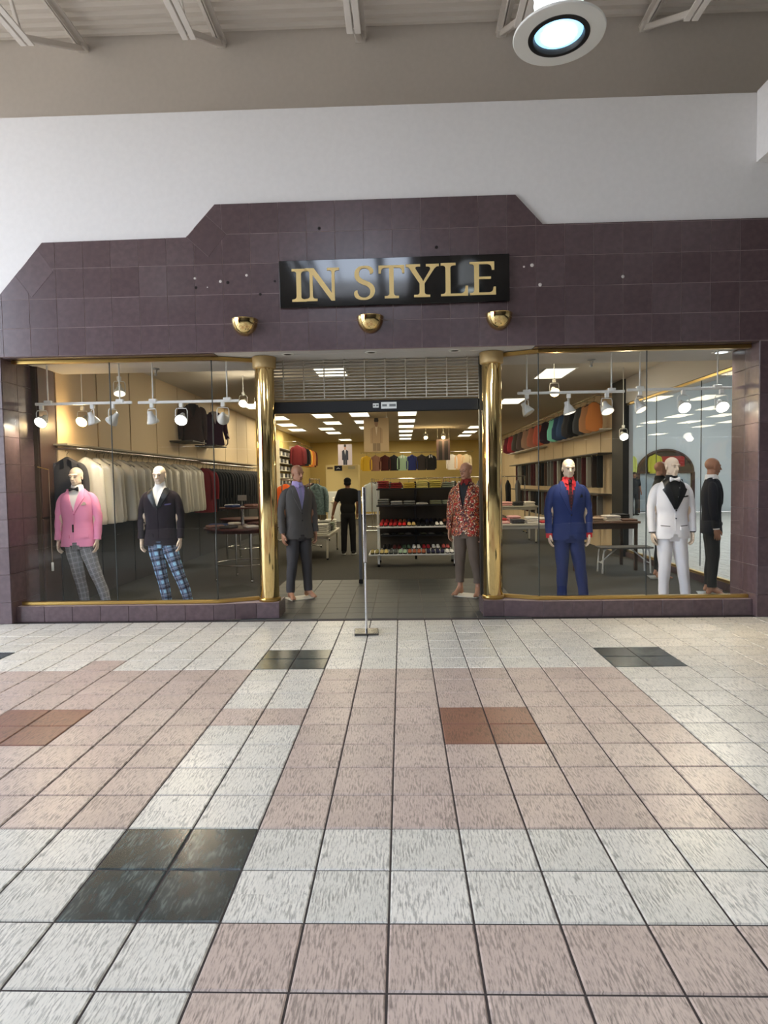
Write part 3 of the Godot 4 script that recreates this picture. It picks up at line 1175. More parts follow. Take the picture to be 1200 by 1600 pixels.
	inst(tubem([Vector3(0, 0.02, 0), Vector3(0, 0.86, 0)], 0.013, 12), "pole", M.chrome, k)
	inst(tubem([Vector3(0, 0.80, 0), Vector3(0, 0.90, 0)], 0.018, 12), "collar", M.chrome, k)
	var st10 = S()
	for e in [[0, 0.84, 0.02, 0.44], [0, 1.64, 0.02, 0.44]]:
		box(st10, Vector3(0, e[1], 0), Vector3(0.035, 0.03, 0.44), 0.004)
	for zz in [-0.21, 0.21]:
		box(st10, Vector3(0, 1.24, zz), Vector3(0.035, 0.82, 0.03), 0.004)
	build(st10, "frame", M.chrome, k)
	var st11 = S()
	box(st11, Vector3(0, 1.24, 0), Vector3(0.012, 0.78, 0.40), 0.001)
	build(st11, "sign_panel", mat("stand_panel", rgb(96, 62, 50), 0.2), k)
	var pz = thing("sign_post", "dark grey square post with a black foot standing behind the chrome sign stand", "post", Vector3(-0.64, 0, -2.85))
	var st12 = S()
	box(st12, Vector3(0, 0.82, 0), Vector3(0.05, 1.5, 0.05), 0.006)
	build(st12, "post", mat("grey_post", rgb(92, 92, 94), 0.4), pz)
	var st13 = S()
	box(st13, Vector3(0, 0.035, 0), Vector3(0.07, 0.07, 0.07), 0.01)
	build(st13, "foot", M.rubber, pz)

# ------------------------------------------------------------------ mannequins
var A_head: PackedVector3Array
var A_hand: PackedVector3Array
var A_foot: PackedVector3Array
var A_core := {}
var EYE: ArrayMesh
var BROW: ArrayMesh

func make_body_arrays():
	var h = [["e", Vector3(0, 0.036, -0.012), Vector3(0.080, 0.090, 0.100)], ["e", Vector3(0, -0.028, 0.016), Vector3(0.064, 0.092, 0.076)],
		["c", Vector3(-0.012, -0.104, 0.056), Vector3(0.012, -0.104, 0.056), 0.020, 0.020],
		["c", Vector3(-0.052, -0.066, 0.0), Vector3(-0.016, -0.100, 0.046), 0.020, 0.018], ["c", Vector3(0.052, -0.066, 0.0), Vector3(0.016, -0.100, 0.046), 0.020, 0.018],
		["c", Vector3(-0.048, 0.018, 0.078), Vector3(-0.012, 0.016, 0.093), 0.013, 0.013], ["c", Vector3(0.048, 0.018, 0.078), Vector3(0.012, 0.016, 0.093), 0.013, 0.013],
		["c", Vector3(0, -0.062, -0.02), Vector3(0, -0.25, -0.03), 0.054, 0.064],
		["s", Vector3(-0.033, -0.008, 0.102), 0.024], ["s", Vector3(0.033, -0.008, 0.102), 0.024],
		["c", Vector3(-0.030, -0.007, 0.080), Vector3(-0.028, -0.007, 0.080), 0.011, 0.011], ["c", Vector3(0.030, -0.007, 0.080), Vector3(0.028, -0.007, 0.080), 0.011, 0.011],
		["c", Vector3(0, 0.008, 0.092), Vector3(0, -0.040, 0.116), 0.009, 0.012], ["c", Vector3(-0.013, -0.044, 0.094), Vector3(0.013, -0.044, 0.094), 0.008, 0.008],
		["c", Vector3(-0.020, -0.066, 0.084), Vector3(0.020, -0.066, 0.084), 0.007, 0.007], ["c", Vector3(-0.017, -0.076, 0.083), Vector3(0.017, -0.076, 0.083), 0.008, 0.008],
		["e", Vector3(-0.081, -0.012, -0.012), Vector3(0.009, 0.032, 0.018)], ["e", Vector3(0.081, -0.012, -0.012), Vector3(0.009, 0.032, 0.018)]]
	A_head = nets(h, 0.0055, 0.014)
	# hand hanging from the wrist at the origin; palm faces -x, thumb to +z
	var p = [["c", Vector3(0, 0.09, 0), Vector3(0, -0.015, 0), 0.030, 0.026], ["e", Vector3(0, -0.065, 0.0), Vector3(0.019, 0.055, 0.042)]]
	var zf = [-0.030, -0.010, 0.011, 0.031]
	var ln = [0.055, 0.072, 0.078, 0.070]
	for i in 4:
		var a = Vector3(0, -0.105, zf[i])
		var b = a + Vector3(-0.010, -0.45 * ln[i], zf[i] * 0.12)
		var c = b + Vector3(-0.016, -0.32 * ln[i], 0)
		var d = c + Vector3(-0.020, -0.20 * ln[i], 0)
		p.append(["c", a, b, 0.0105, 0.0098])
		p.append(["c", b, c, 0.0098, 0.0090])
		p.append(["c", c, d, 0.0090, 0.0078])
	p.append(["c", Vector3(-0.004, -0.040, 0.030), Vector3(-0.014, -0.078, 0.056), 0.016, 0.0125])
	p.append(["c", Vector3(-0.014, -0.078, 0.056), Vector3(-0.024, -0.108, 0.058), 0.0115, 0.0090])
	A_hand = nets(p, 0.0045, 0.006)
	var q = [["c", Vector3(0, 0.17, -0.02), Vector3(0, 0.11, -0.02), 0.040, 0.038], ["c", Vector3(0, 0.10, -0.02), Vector3(0, 0.045, -0.045), 0.038, 0.036],
		["c", Vector3(0, 0.09, 0.0), Vector3(0.004, 0.035, 0.11), 0.040, 0.030], ["c", Vector3(-0.016, 0.028, 0.12), Vector3(-0.014, 0.022, 0.165), 0.024, 0.018],
		["c", Vector3(0.016, 0.026, 0.11), Vector3(0.024, 0.020, 0.145), 0.022, 0.015]]
	A_foot = nets(q, 0.009, 0.02, 0.002)
	var se = S()
	put(se, nets([["e", Vector3.ZERO, Vector3(0.0125, 0.0052, 0.005)]], 0.0025, 0.001))
	EYE = done(se)
	var sb = S()
	put(sb, nets([["e", Vector3.ZERO, Vector3(0.017, 0.0036, 0.005)]], 0.0025, 0.001))
	BROW = done(sb)

func core(lean: float) -> PackedVector3Array:
	if A_core.has(lean):
		return A_core[lean]
	var p = [["e", Vector3(0, 1.42, 0), Vector3(0.17, 0.2, 0.09)], ["e", Vector3(0, 1.12, 0), Vector3(0.14, 0.2, 0.08)], ["e", Vector3(0, 0.98, 0), Vector3(0.15, 0.12, 0.09)],
		["c", Vector3(0, 1.5, -0.02), Vector3(0, 1.72, -0.01), 0.07, 0.055]]
	for s in [-1, 1]:
		p.append(["c", Vector3(s * 0.16, 1.58, -0.01), Vector3(s * 0.235, 1.29, -0.01), 0.05, 0.042])
		p.append(["c", Vector3(s * 0.235, 1.29, -0.01), Vector3(s * 0.255, 1.0, 0.03), 0.04, 0.03])
		p.append(["c", Vector3(s * 0.085, 0.95, 0), Vector3(s * 0.11 + lean * 0.5, 0.53, 0.01), 0.075, 0.05])
		p.append(["c", Vector3(s * 0.11 + lean * 0.5, 0.53, 0.01), Vector3(s * 0.145 + lean, 0.2, -0.02), 0.05, 0.035])
	A_core[lean] = nets(p, 0.022, 0.03)
	return A_core[lean]

const JR := [[0.895, 0.238, 0.140], [0.98, 0.230, 0.135], [1.10, 0.212, 0.126], [1.22, 0.198, 0.122], [1.34, 0.220, 0.132], [1.46, 0.228, 0.134], [1.53, 0.224, 0.125], [1.58, 0.205, 0.112], [1.63, 0.150, 0.096], [1.675, 0.096, 0.080], [1.70, 0.074, 0.070]]
func jr(y: float) -> Vector2:
	for i in JR.size() - 1:
		if y <= JR[i + 1][0]:
			var t = clampf((y - JR[i][0]) / (JR[i + 1][0] - JR[i][0]), 0, 1)
			t = t * t * (3 - 2 * t) * 0.5 + t * 0.5
			return Vector2(lerpf(JR[i][1], JR[i + 1][1], t), lerpf(JR[i][2], JR[i + 1][2], t))
	return Vector2(JR[-1][1], JR[-1][2])

func jz(x: float, y: float) -> float:
	# front surface of the jacket
	var r = jr(y)
	var t = clampf(absf(x) / r.x, 0, 0.98)
	return r.y * pow(1.0 - pow(t, 2.3), 1.0 / 2.3)

func torso(st, y0: float, y1: float, k: float, off: float, skip = null, rows := 34, wr := 0.0):
	var rings = []
	for i in rows + 1:
		var y = lerpf(y0, y1, float(i) / rows)
		var r = jr(y) * k + Vector2(off, off)
		var ring = []
		for j in 48:
			var a = TAU * j / 48
			var c = cos(a)
			var s = sin(a)
			var d = pow(pow(absf(c), 2.3) + pow(absf(s), 2.3), -1.0 / 2.3)
			var w = 1.0 + wr * (sin(a * 7.0 + y * 23.0) + 0.7 * sin(a * 11.0 - y * 31.0)) * smoothstep(1.5, 1.1, y)
			ring.append(Vector3(r.x * c * d * w, y, -r.y * s * d * w))
		rings.append(ring)
	loft(st, rings, false, false, null, 1.3, skip)

func patch(st, rows, off: float, thick: float, sh := 0.0):
	# rows of [x0, x1, y]: a cloth patch laid on the jacket front, with edges that reach back to it
	st.set_smooth_group(-1)
	var n = 5
	var g = []
	for r in rows:
		var l = []
		for i in n:
			var x = lerpf(r[0], r[1], float(i) / (n - 1))
			var y = r[2] + (r[3] * float(i) / (n - 1) if r.size() > 3 else 0.0)
			l.append(Vector3(x, y, jz(x, y) + off))
		g.append(l)
	var b = Vector3(0, 0, -thick)
	for i in g.size() - 1:
		for j in n - 1:
			st.set_smooth_group(1)
			var q = [g[i][j], g[i][j + 1], g[i + 1][j + 1], g[i + 1][j]]
			var uv = []
			for v in q:
				uv.append(Vector2(v.x, v.y))
			if (q[1] - q[0]).cross(q[2] - q[0]).z > 0:
				quad(st, q[0], q[1], q[2], q[3], uv[0], uv[1], uv[2], uv[3])
			else:
				quad(st, q[0], q[3], q[2], q[1], uv[0], uv[3], uv[2], uv[1])
		st.set_smooth_group(-1)
		for j in [0, n - 1]:
			quad(st, g[i][j], g[i + 1][j], g[i + 1][j] + b, g[i][j] + b)
	for i in [0, g.size() - 1]:
		for j in n - 1:
			quad(st, g[i][j], g[i][j + 1], g[i][j + 1] + b, g[i][j] + b)

func vw(y: float, vb: float) -> float:
	# half width of the V opening
	return 0.090 * clampf((y - vb) / (1.68 - vb), 0.0, 1.0) + 0.002

func lapel(st, s: float, vb: float, notch: bool, wide := 1.0):
	var rows = []
	var n = 18
	for i in n + 1:
		var t = float(i) / n
		var y = lerpf(1.675, vb, t)
		var x = vw(y, vb)
		var w: float
		if notch:
			w = lerpf(0.035, 0.062, t / 0.3) if t < 0.3 else lerpf(0.088, 0.012, (t - 0.3) / 0.7)
			if absf(t - 0.3) < 0.02: w = 0.040
		else:
			w = 0.030 + 0.055 * sin(PI * pow(clampf(t, 0, 1), 0.7)) * (1.0 - 0.4 * t)
			if t > 0.9: w *= (1.0 - t) / 0.1 * 0.7 + 0.3
		rows.append([s * (x - 0.006), s * (x + w * wide), y])
	patch(st, rows, 0.015, 0.02)

func mannequin(label, at: Vector3, turn: float, o: Dictionary):
	var t = thing("mannequin", label, "mannequin", at, turn, "dressed mannequins")
	var lean = o.get("lean", 0.0)
	var skin = o.get("skin", M.skin_pale)
	# body: head, neck, trunk, hands and feet as one surface
	var st = S()
	put(st, core(lean))
	put(st, A_head, Transform3D(Basis(Vector3.UP, o.get("head", 0.0)), Vector3(0, 1.845, 0.015)))
	for s in [-1.0, 1.0]:
		put(st, A_hand, Transform3D(Basis(Vector3(s, 0, 0), Vector3.UP, Vector3.BACK) * Basis(Vector3.RIGHT, -0.12), Vector3(s * 0.262, 0.985, 0.03)))
		put(st, A_foot, Transform3D(Basis(Vector3.UP, s * 0.18), Vector3(s * 0.145 + lean, 0.012, 0.0)))
	build(st, "body", skin, t)
	var hb = Basis(Vector3.UP, o.get("head", 0.0))
	for s in [-1.0, 1.0]:
		inst(EYE, "eye", mat("eye_paint", rgb(46, 36, 32), 0.4), t, Vector3(0, 1.845, 0.015) + hb * Vector3(s * 0.031, -0.008, 0.0885), hb)
		inst(BROW, "eyebrow", mat("brow_paint", rgb(120, 92, 70), 0.6), t, Vector3(0, 1.845, 0.015) + hb * Vector3(s * 0.034, 0.0165, 0.0985), hb * Basis(Vector3.UP, s * 0.35))
	var vb = o.get("vb", 1.32)
	# jacket
	var jm = o.jacket
	var sj = S()
	var skip = func(c: Vector3):
		if c.z < 0: return false
		if c.y > vb and absf(c.x) < vw(c.y, vb) + 0.004: return true
		if c.y < 1.0 and absf(c.x) < 0.075 * pow((1.0 - c.y) / 0.105, 1.6): return true
		return false
	torso(sj, 0.895, 1.69, 1.0, 0.0, skip, 40, 0.006)
	for s in [-1.0, 1.0]:
		var pts = spline([Vector3(s * 0.110, 1.600, -0.012), Vector3(s * 0.172, 1.570, -0.012), Vector3(s * 0.214, 1.505, -0.012), Vector3(s * 0.242, 1.40, -0.012), Vector3(s * 0.262, 1.28, -0.014), Vector3(s * 0.265, 1.12, 0.01), Vector3(s * 0.264, 0.982, 0.03)], 4)
		var rad = spline([0.040, 0.058, 0.065, 0.063, 0.057, 0.051, 0.047], 4)
		tube(sj, pts, rad, 18, false, 1.0, Vector3.BACK, func(i, a): return 0.0035 * sin(a * 3.0 + i * 1.3) * smoothstep(5.0, 14.0, float(i)))
	build(sj, "jacket", jm, t)
	var lm = o.get("lapel", jm)
	for s in [-1.0, 1.0]:
		var sl = S()
		lapel(sl, s, vb, o.get("notch", true), o.get("lapel_width", 1.0))
		build(sl, "lapel", lm, t)
		# pocket flap
		var sp = S()
		var fr = []
		for i in 3:
			var y = 1.055 - i * 0.022
			fr.append([s * 0.068, s * 0.175, y, 0.008])
		patch(sp, fr, 0.010, 0.012)
		build(sp, "pocket_flap", jm, t)
		if o.has("piping"):
			var spp = S()
			patch(spp, [[s * 0.068, s * 0.175, 1.066, 0.008], [s * 0.068, s * 0.175, 1.056, 0.008]], 0.0075, 0.008)
			build(spp, "pocket_piping", o.piping, t)
		# shirt cuff
		if o.get("cuffs", true):
			var sc = S()
			var cl = o.get("cuff_len", 0.02)
			tube(sc, [Vector3(s * 0.264, 1.02, 0.025), Vector3(s * 0.263, 0.982 - cl, 0.031)], [0.045, 0.042], 16, false, 1.0, Vector3.BACK)
			build(sc, "shirt_cuff", o.get("cuff", o.shirt), t)
	# front edge below the button
	var se = S()
	var er = []
	for i in 9:
		var y = lerpf(vb, 1.0, i / 8.0)
		er.append([-0.004, 0.004, y])
	patch(se, er, 0.004, 0.006)
	build(se, "front_edge", jm, t)
	for i in o.get("buttons", 2):
		var sb = S()
		var y = vb - 0.012 - i * 0.105
		lathe(sb, [Vector2(0.011, 0), Vector2(0.010, 0.004), Vector2(0, 0.004)], 10, Transform3D(Basis(Vector3.RIGHT, PI / 2), Vector3(0.006, y, jz(0.006, y) + 0.006)))
		build(sb, "button", o.get("button", M.black_satin), t)
	if o.has("pocket_square"):
		var sq = S()
		patch(sq, [[0.105, 0.165, 1.452, 0.01], [0.112, 0.158, 1.47, 0.012], [0.13, 0.15, 1.50, 0.0]] if o.get("square_up", true) else [[0.1, 0.175, 1.455, 0.01], [0.1, 0.175, 1.438, 0.01]], 0.008, 0.01)
		build(sq, "pocket_square", o.pocket_square, t)
	# shirt (or pullover) under the jacket
	var ss = S()
	torso(ss, 1.15, 1.70, 0.965, -0.004, null, 22)
	build(ss, "shirt", o.shirt, t)
	var sc2 = S()
	if o.get("turtleneck", false):
		var rr = []
		for e in [[1.66, 0.080], [1.70, 0.071], [1.755, 0.066], [1.765, 0.060]]:
			rr.append(Vector2(e[1], e[0]))
		lathe(sc2, rr, 24, Transform3D(Basis.IDENTITY, Vector3(0, 0, -0.008)))
	else:
		lathe(sc2, [Vector2(0.088, 1.665), Vector2(0.079, 1.70), Vector2(0.072, 1.735), Vector2(0.066, 1.735)], 24, Transform3D(Basis.IDENTITY, Vector3(0, 0, -0.008)))
		# collar points
		for s in [-1.0, 1.0]:
			var pl = [Vector3(0, 1.722, 0.070), Vector3(s * 0.052, 1.712, 0.050), Vector3(s * 0.066, 1.655, 0.078), Vector3(s * 0.034, 1.632, 0.098)]
			sc2.set_smooth_group(-1)
			var th = Vector3(0, 0.003, 0.006)
			if s > 0:
				quad(sc2, pl[0] + th, pl[3] + th, pl[2] + th, pl[1] + th)
			else:
				quad(sc2, pl[0] + th, pl[1] + th, pl[2] + th, pl[3] + th)
			for i in 4:
				quad(sc2, pl[i], pl[(i + 1) % 4], pl[(i + 1) % 4] + th, pl[i] + th)
	build(sc2, "collar", o.get("collar", o.shirt), t)
	if o.has("vest"):
		var sv = S()
		torso(sv, 1.15, 1.60, 0.975, -0.001, func(c): return c.z > 0 and c.y > 1.46 and absf(c.x) < (c.y - 1.46) * 0.4, 22)
		build(sv, "vest", o.vest, t)
	if o.has("tie"):
		var sti = S()
		var rows = []
		for i in 12:
			var tt = i / 11.0
			var y = lerpf(1.655, vb - 0.02, tt)
			var w = 0.018 if i < 2 else lerpf(0.015, 0.034, tt)
			rows.append([-w, w, y])
		patch(sti, rows, -0.002, 0.01)
		var tie = build(sti, "tie", o.tie, t)
		var sk = S()
		prism(sk, [Vector2(-0.026, 0.018), Vector2(0.026, 0.018), Vector2(0.016, -0.02), Vector2(-0.016, -0.02)], 0.0, 0.022, Transform3D(Basis(Vector3.RIGHT, -0.3), Vector3(0, 1.672, 0.086)))
		build(sk, "knot", o.tie, tie)
	if o.has("bow"):
		var sbw = S()
		for s in [-1.0, 1.0]:
			var rings = []
			for e in [[0.0, 0.012, 0.010], [0.022, 0.017, 0.014], [0.050, 0.031, 0.016], [0.062, 0.031, 0.012], [0.066, 0.027, 0.006]]:
				var ring = []
				for j in 12:
					var a = TAU * j / 12 * s
					ring.append(Vector3(s * e[0], 1.676 + e[1] * cos(a), 0.100 + e[2] * sin(a)))
				rings.append(ring)
			loft(sbw, rings, true, true)
		var bw = build(sbw, "bow_tie", o.bow, t)
		var skn = S()
		box(skn, Vector3(0, 1.676, 0.105), Vector3(0.024, 0.026, 0.026), 0.007)
		build(skn, "knot", o.bow, bw)
	if o.get("tag", false):
		var sg = S()
		box(sg, Vector3(-0.012, vb - 0.20, jz(0, vb - 0.2) + 0.012), Vector3(0.022, 0.105, 0.004), 0.001)
		build(sg, "price_tag", M.black_shirt, t)
	# trousers
	var tr = S()
	trousers(tr, lean, o.get("hem", 0.105))
	build(tr, "trousers", o.trousers, t)
	if o.has("belt"):
		var sbl = S()
		torso(sbl, 0.985, 1.02, 0.93, 0.0, null, 2)
		build(sbl, "belt", o.belt, t)
	# base plate
	var sbp = S()
	box(sbp, Vector3(lean, 0.006, -0.02), Vector3(0.36, 0.012, 0.30), 0.003)
	build(sbp, "base_plate", o.get("base", M.steel), t)
	return t

func trousers(st, lean: float, hem: float):
	var rings = []
	# seat
	for e in [[0.86, 0.185, 0.105], [0.92, 0.198, 0.118], [0.99, 0.196, 0.115], [1.06, 0.186, 0.108]]:
		var ring = []
		for j in 36:
			var a = TAU * j / 36
			ring.append(Vector3(e[1] * cos(a), e[0], -e[2] * sin(a)))
		rings.append(ring)
	loft(st, rings, true, true, null, 1.1)
	for s in [-1.0, 1.0]:
		var pts = spline([Vector3(s * 0.145 + lean, hem, -0.005), Vector3(s * 0.138 + lean * 0.86, hem + 0.16, -0.006), Vector3(s * 0.116 + lean * 0.5, 0.54, 0.016), Vector3(s * 0.100 + lean * 0.18, 0.78, 0.008), Vector3(s * 0.090, 0.96, 0.0)], 7)
		var rad = spline([0.060, 0.064, 0.075, 0.094, 0.104], 7)
		tube(st, pts, rad, 26, false, 1.06, Vector3.BACK, func(i, a): return 0.004 * exp(-a * a * 18.0) + 0.0025 * sin(a * 4.0 + i * 0.9))

func build_mannequins():
	make_body_arrays()
	mannequin("mannequin in a pink blazer, black bow tie and grey checked trousers", Vector3(-4.362, 0, -0.80), 0.05, {
		"jacket": M.pink, "trousers": M.glen_check, "shirt": M.white_shirt, "bow": M.black_satin, "vb": 1.345, "lean": 0.19, "head": -0.05, "pocket_square": cloth(176, 160, 150), "tag": true, "buttons": 1, "button": M.pink_shade, "cuffs": false})
	mannequin("mannequin in a dark plum velvet blazer, white turtleneck and blue tartan trousers", Vector3(-3.215, 0, -0.80), 0.02, {
		"jacket": M.plum_velvet, "lapel": M.black_satin, "trousers": M.tartan, "shirt": M.white_shirt, "turtleneck": true, "vb": 1.40, "lean": 0.19, "head": 0.0, "notch": false, "buttons": 1, "pocket_square": cloth(90, 84, 130), "square_up": false, "cuffs": false})
	mannequin("mannequin in a royal navy three-piece suit with red shirt and dark tie", Vector3(2.295, 0, -0.80), 0.0, {
		"jacket": M.navy_suit, "trousers": M.navy_suit, "shirt": M.red_shirt, "vest": M.navy_dark, "tie": M.dotted_tie, "vb": 1.24, "lean": 0.06, "pocket_square": M.midnight, "cuff_len": 0.06, "buttons": 1})
	mannequin("mannequin in a white tuxedo with black lapels, black shirt and white bow tie", Vector3(3.655, 0, -0.80), 0.0, {
		"jacket": M.white_suit, "lapel": M.black_satin, "trousers": M.white_suit, "shirt": M.black_shirt, "bow": M.white_suit, "vb": 1.28, "lean": 0.05, "head": 0.25, "notch": true, "piping": M.charcoal, "pocket_square": M.black_satin, "square_up": false, "hem": 0.13, "cuff_len": 0.012, "lapel_width": 1.15})
	mannequin("mannequin in a black suit and white collar turned towards the side window", Vector3(4.52, 0, -1.50), 1.25, {
		"jacket": M.midnight, "trousers": M.black_shirt, "shirt": M.white_shirt, "collar": M.white_shirt, "skin": M.skin_tan, "vb": 1.30, "lean": 0.0, "head": 0.3, "hem": 0.13})
	mannequin("mannequin in black clothes half hidden behind the white tuxedo", Vector3(4.42, 0, -3.05), 1.35, {
		"jacket": M.black_shirt, "trousers": M.black_shirt, "shirt": M.black_shirt, "skin": M.skin_tan, "vb": 1.30, "lean": 0.0, "head": 0.2, "hem": 0.13})
	mannequin("mannequin in a charcoal grey suit with lavender shirt and tie inside the entrance", Vector3(-1.46, 0, -1.52), 0.62, {
		"jacket": M.charcoal, "trousers": M.charcoal_dark, "shirt": M.lavender, "tie": cloth(150, 148, 190), "vb": 1.28, "lean": 0.0, "skin": M.skin_tan, "head": 0.15, "cuffs": false, "hem": 0.11, "base": M.table_white})
	mannequin("mannequin in a red floral blazer and brown trousers inside the entrance", Vector3(1.02, 0, -1.60), -0.5, {
		"jacket": M.floral, "trousers": M.brown_trouser, "shirt": M.black_shirt, "collar": cloth(120, 30, 24), "vb": 1.26, "lean": 0.02, "skin": M.skin_tan, "head": -0.25, "cuffs": false, "hem": 0.2, "base": M.table_white})

# ------------------------------------------------------------------ lights
func pendant(at: Vector3):
	var t = thing("pendant_lamp", "large white hall lamp with a wide flange and a bluish bright lens", "lamp", at, 0, "hall pendant lamps")
	inst(lathem(sharp([Vector2(0.20, 0.0), Vector2(0.315, 0.0), Vector2(0.32, 0.012), Vector2(0.30, 0.03), Vector2(0.20, 0.05)]), 56), "flange", M.white_metal, t)
	inst(lathem(sharp([Vector2(0.165, 0.03), Vector2(0.178, -0.006), Vector2(0.212, -0.004), Vector2(0.214, 0.01)]), 56), "lens_ring", M.black_metal, t)
	inst(lathem([Vector2(0, 0.004), Vector2(0.10, 0.008), Vector2(0.168, 0.026)], 48), "lens", glow("lens", Color(0.5, 0.78, 1.0), 1.9), t)
	inst(lathem([Vector2(0, -0.006), Vector2(0.06, -0.004), Vector2(0.118, 0.009)], 32), "lamp_core", glow("lens_core", Color(0.95, 1.0, 1.0), 9.0), t)
	# ribbed glowing glass body above
	var prof = [Vector2(0.16, 0.05)]
	for k in 7:
		prof.append(Vector2(0.172, 0.07 + k * 0.055))
		prof.append(Vector2(0.158, 0.07 + k * 0.055 + 0.035))
	prof.append(Vector2(0.11, 0.47))
	inst(lathem(prof, 40), "glass_body", glow("lamp_body", Color(0.95, 0.98, 1.0), 2.2), t)
	inst(lathem([Vector2(0.11, 0.46), Vector2(0.11, 0.62), Vector2(0.03, 0.66), Vector2(0.012, 0.68), Vector2(0.012, CEIL - at.y - 0.08)], 24), "stem", M.white_metal, t)
	var l = SpotLight3D.new()
	l.name = "lamp_light"
	l.light_color = Color(0.93, 0.97, 1.0)
	l.light_energy = PENDANT
	l.spot_angle = 72
	l.spot_angle_attenuation = 0.5
	l.spot_range = 30
	l.spot_attenuation = 2
	l.light_size = 0.16
	l.shadow_enabled = true
	l.rotation.x = -PI / 2
	l.position.y = -0.02
	t.add_child(l)

const PENDANT := 6.0
const TROFFER := 2.6
const BARE := 0.36
const TRACK := 2.0

func troffer(x: float, d: float, on := true):
	var t = thing("ceiling_troffer", "lit rectangular fluorescent ceiling panel in the shop ceiling", "ceiling light", Vector3(x, 3.82, 7.607 - d), 0, "shop ceiling panels")
	var st = S()
	for s in [-1, 1]:
		box(st, Vector3(s * 0.30, -0.006, 0), Vector3(0.04, 0.02, 1.24), 0.004)
		box(st, Vector3(0, -0.006, s * 0.60), Vector3(0.56, 0.02, 0.04), 0.004)
	build(st, "frame", M.white_metal, t)
	var st2 = S()
	box(st2, Vector3(0, -0.004, 0), Vector3(0.56, 0.008, 1.16))
	build(st2, "diffuser", glow("diffuser", Color(1.0, 0.97, 0.86), 2.4), t)
	var l = AreaLight3D.new()
	l.name = "panel_light"
	l.area_size = Vector2(0.56, 1.16)
	l.light_energy = TROFFER
	l.light_color = Color(1.0, 0.94, 0.80)
	l.area_range = 30
	l.shadow_enabled = true
	l.rotation.x = -PI / 2
	l.position.y = -0.02
	t.add_child(l)

func track(a: Vector3, b: Vector3, stems, label):
	var t = thing("lighting_track", label, "track", Vector3(0, 0, 0), 0, "lighting tracks in the show windows")
	var st = S()
	box(st, (a + b) / 2, Vector3(a.distance_to(b), 0.035, 0.035), 0.005, Transform3D.IDENTITY)
	build(st, "rail", M.white_metal, t)
	for x in stems:
		inst(tubem([Vector3(x, a.y + 0.01, a.z), Vector3(x, 3.31, a.z)], 0.010, 8), "stem", M.white_metal, t)
		var st2 = S()
		box(st2, Vector3(x, a.y + 0.02, a.z), Vector3(0.10, 0.05, 0.05), 0.006)
		build(st2, "clamp", M.white_metal, t)

func track_head(at: Vector3, aim: Vector3, lit: int, label, warm := false, bare := false):
	# gimbal lamp under the track: adaptor, wire yoke, reflector lamp
	var t = thing("track_lamp", label, "spotlight", at, 0, "track lamps")
	var st = S()
	box(st, Vector3(0, -0.03, 0), Vector3(0.05, 0.06, 0.04), 0.006)
	build(st, "adaptor", M.white_metal, t)
	var yaw = atan2(aim.x, aim.z)
	var by = Basis(Vector3.UP, yaw)
	var u = []
	for e in [[-0.075, -0.23], [-0.075, -0.10], [-0.06, -0.07], [0.06, -0.07], [0.075, -0.10], [0.075, -0.23]]:
		u.append(by * Vector3(e[0], e[1], 0))
	inst(tubem(u, 0.006, 6), "yoke", M.white_metal, t)
	var z = aim.normalized()
	var x = Vector3.UP.cross(z)
	x = x.normalized() if x.length() > 0.01 else Vector3.RIGHT
	var y = z.cross(x)
	# lathe axis (y) along the aim
	var bs = Basis(x, z, x.cross(z)).scaled(Vector3.ONE * 1.2)
	var c = Vector3(0, -0.20, 0)
	inst(lathem([Vector2(0, -0.09), Vector2(0.024, -0.085), Vector2(0.028, -0.05), Vector2(0.045, -0.02), Vector2(0.066, 0.03), Vector2(0.068, 0.042), Vector2(0.062, 0.046)], 24), "lamp", mat("lamp_shell", rgb(206, 206, 200), 0.3), t, c, bs)
	var fm = mat("dull_face", rgb(226, 216, 190), 0.2)
	if lit == 1:
		fm = glow("face_warm" if warm else "face", Color(1.0, 0.84, 0.55) if warm else Color(1.0, 0.98, 0.92), 7.0)
	elif lit == 2:
		fm = glow("face_dim", Color(1.0, 0.96, 0.86), 1.4)
	inst(lathem([Vector2(0.064, 0.040), Vector2(0.045, 0.050), Vector2(0, 0.056)], 24), "lamp_face", fm, t, c, bs)
	if lit >= 1 and bare:
		var b = OmniLight3D.new()
		b.name = "lamp_light"
		b.light_color = Color(1.0, 0.86, 0.62) if warm else Color(1.0, 0.95, 0.85)
		b.light_energy = BARE
		b.omni_range = 20
		b.omni_attenuation = 2
		b.light_size = 0.05
		b.shadow_enabled = true
		b.position = c + z * 0.16
		t.add_child(b)
	elif lit >= 1:
		var l = SpotLight3D.new()
		l.name = "lamp_light"
		l.light_color = Color(1.0, 0.93, 0.80)
		l.light_energy = TRACK
		l.spot_angle = 40
		l.spot_angle_attenuation = 0.6
		l.spot_range = 20
		l.spot_attenuation = 2
		l.light_size = 0.05
		l.shadow_enabled = true
		l.transform = Transform3D(Basis(x, y, z) * Basis(Vector3.UP, PI), c + z * 0.075)
		t.add_child(l)

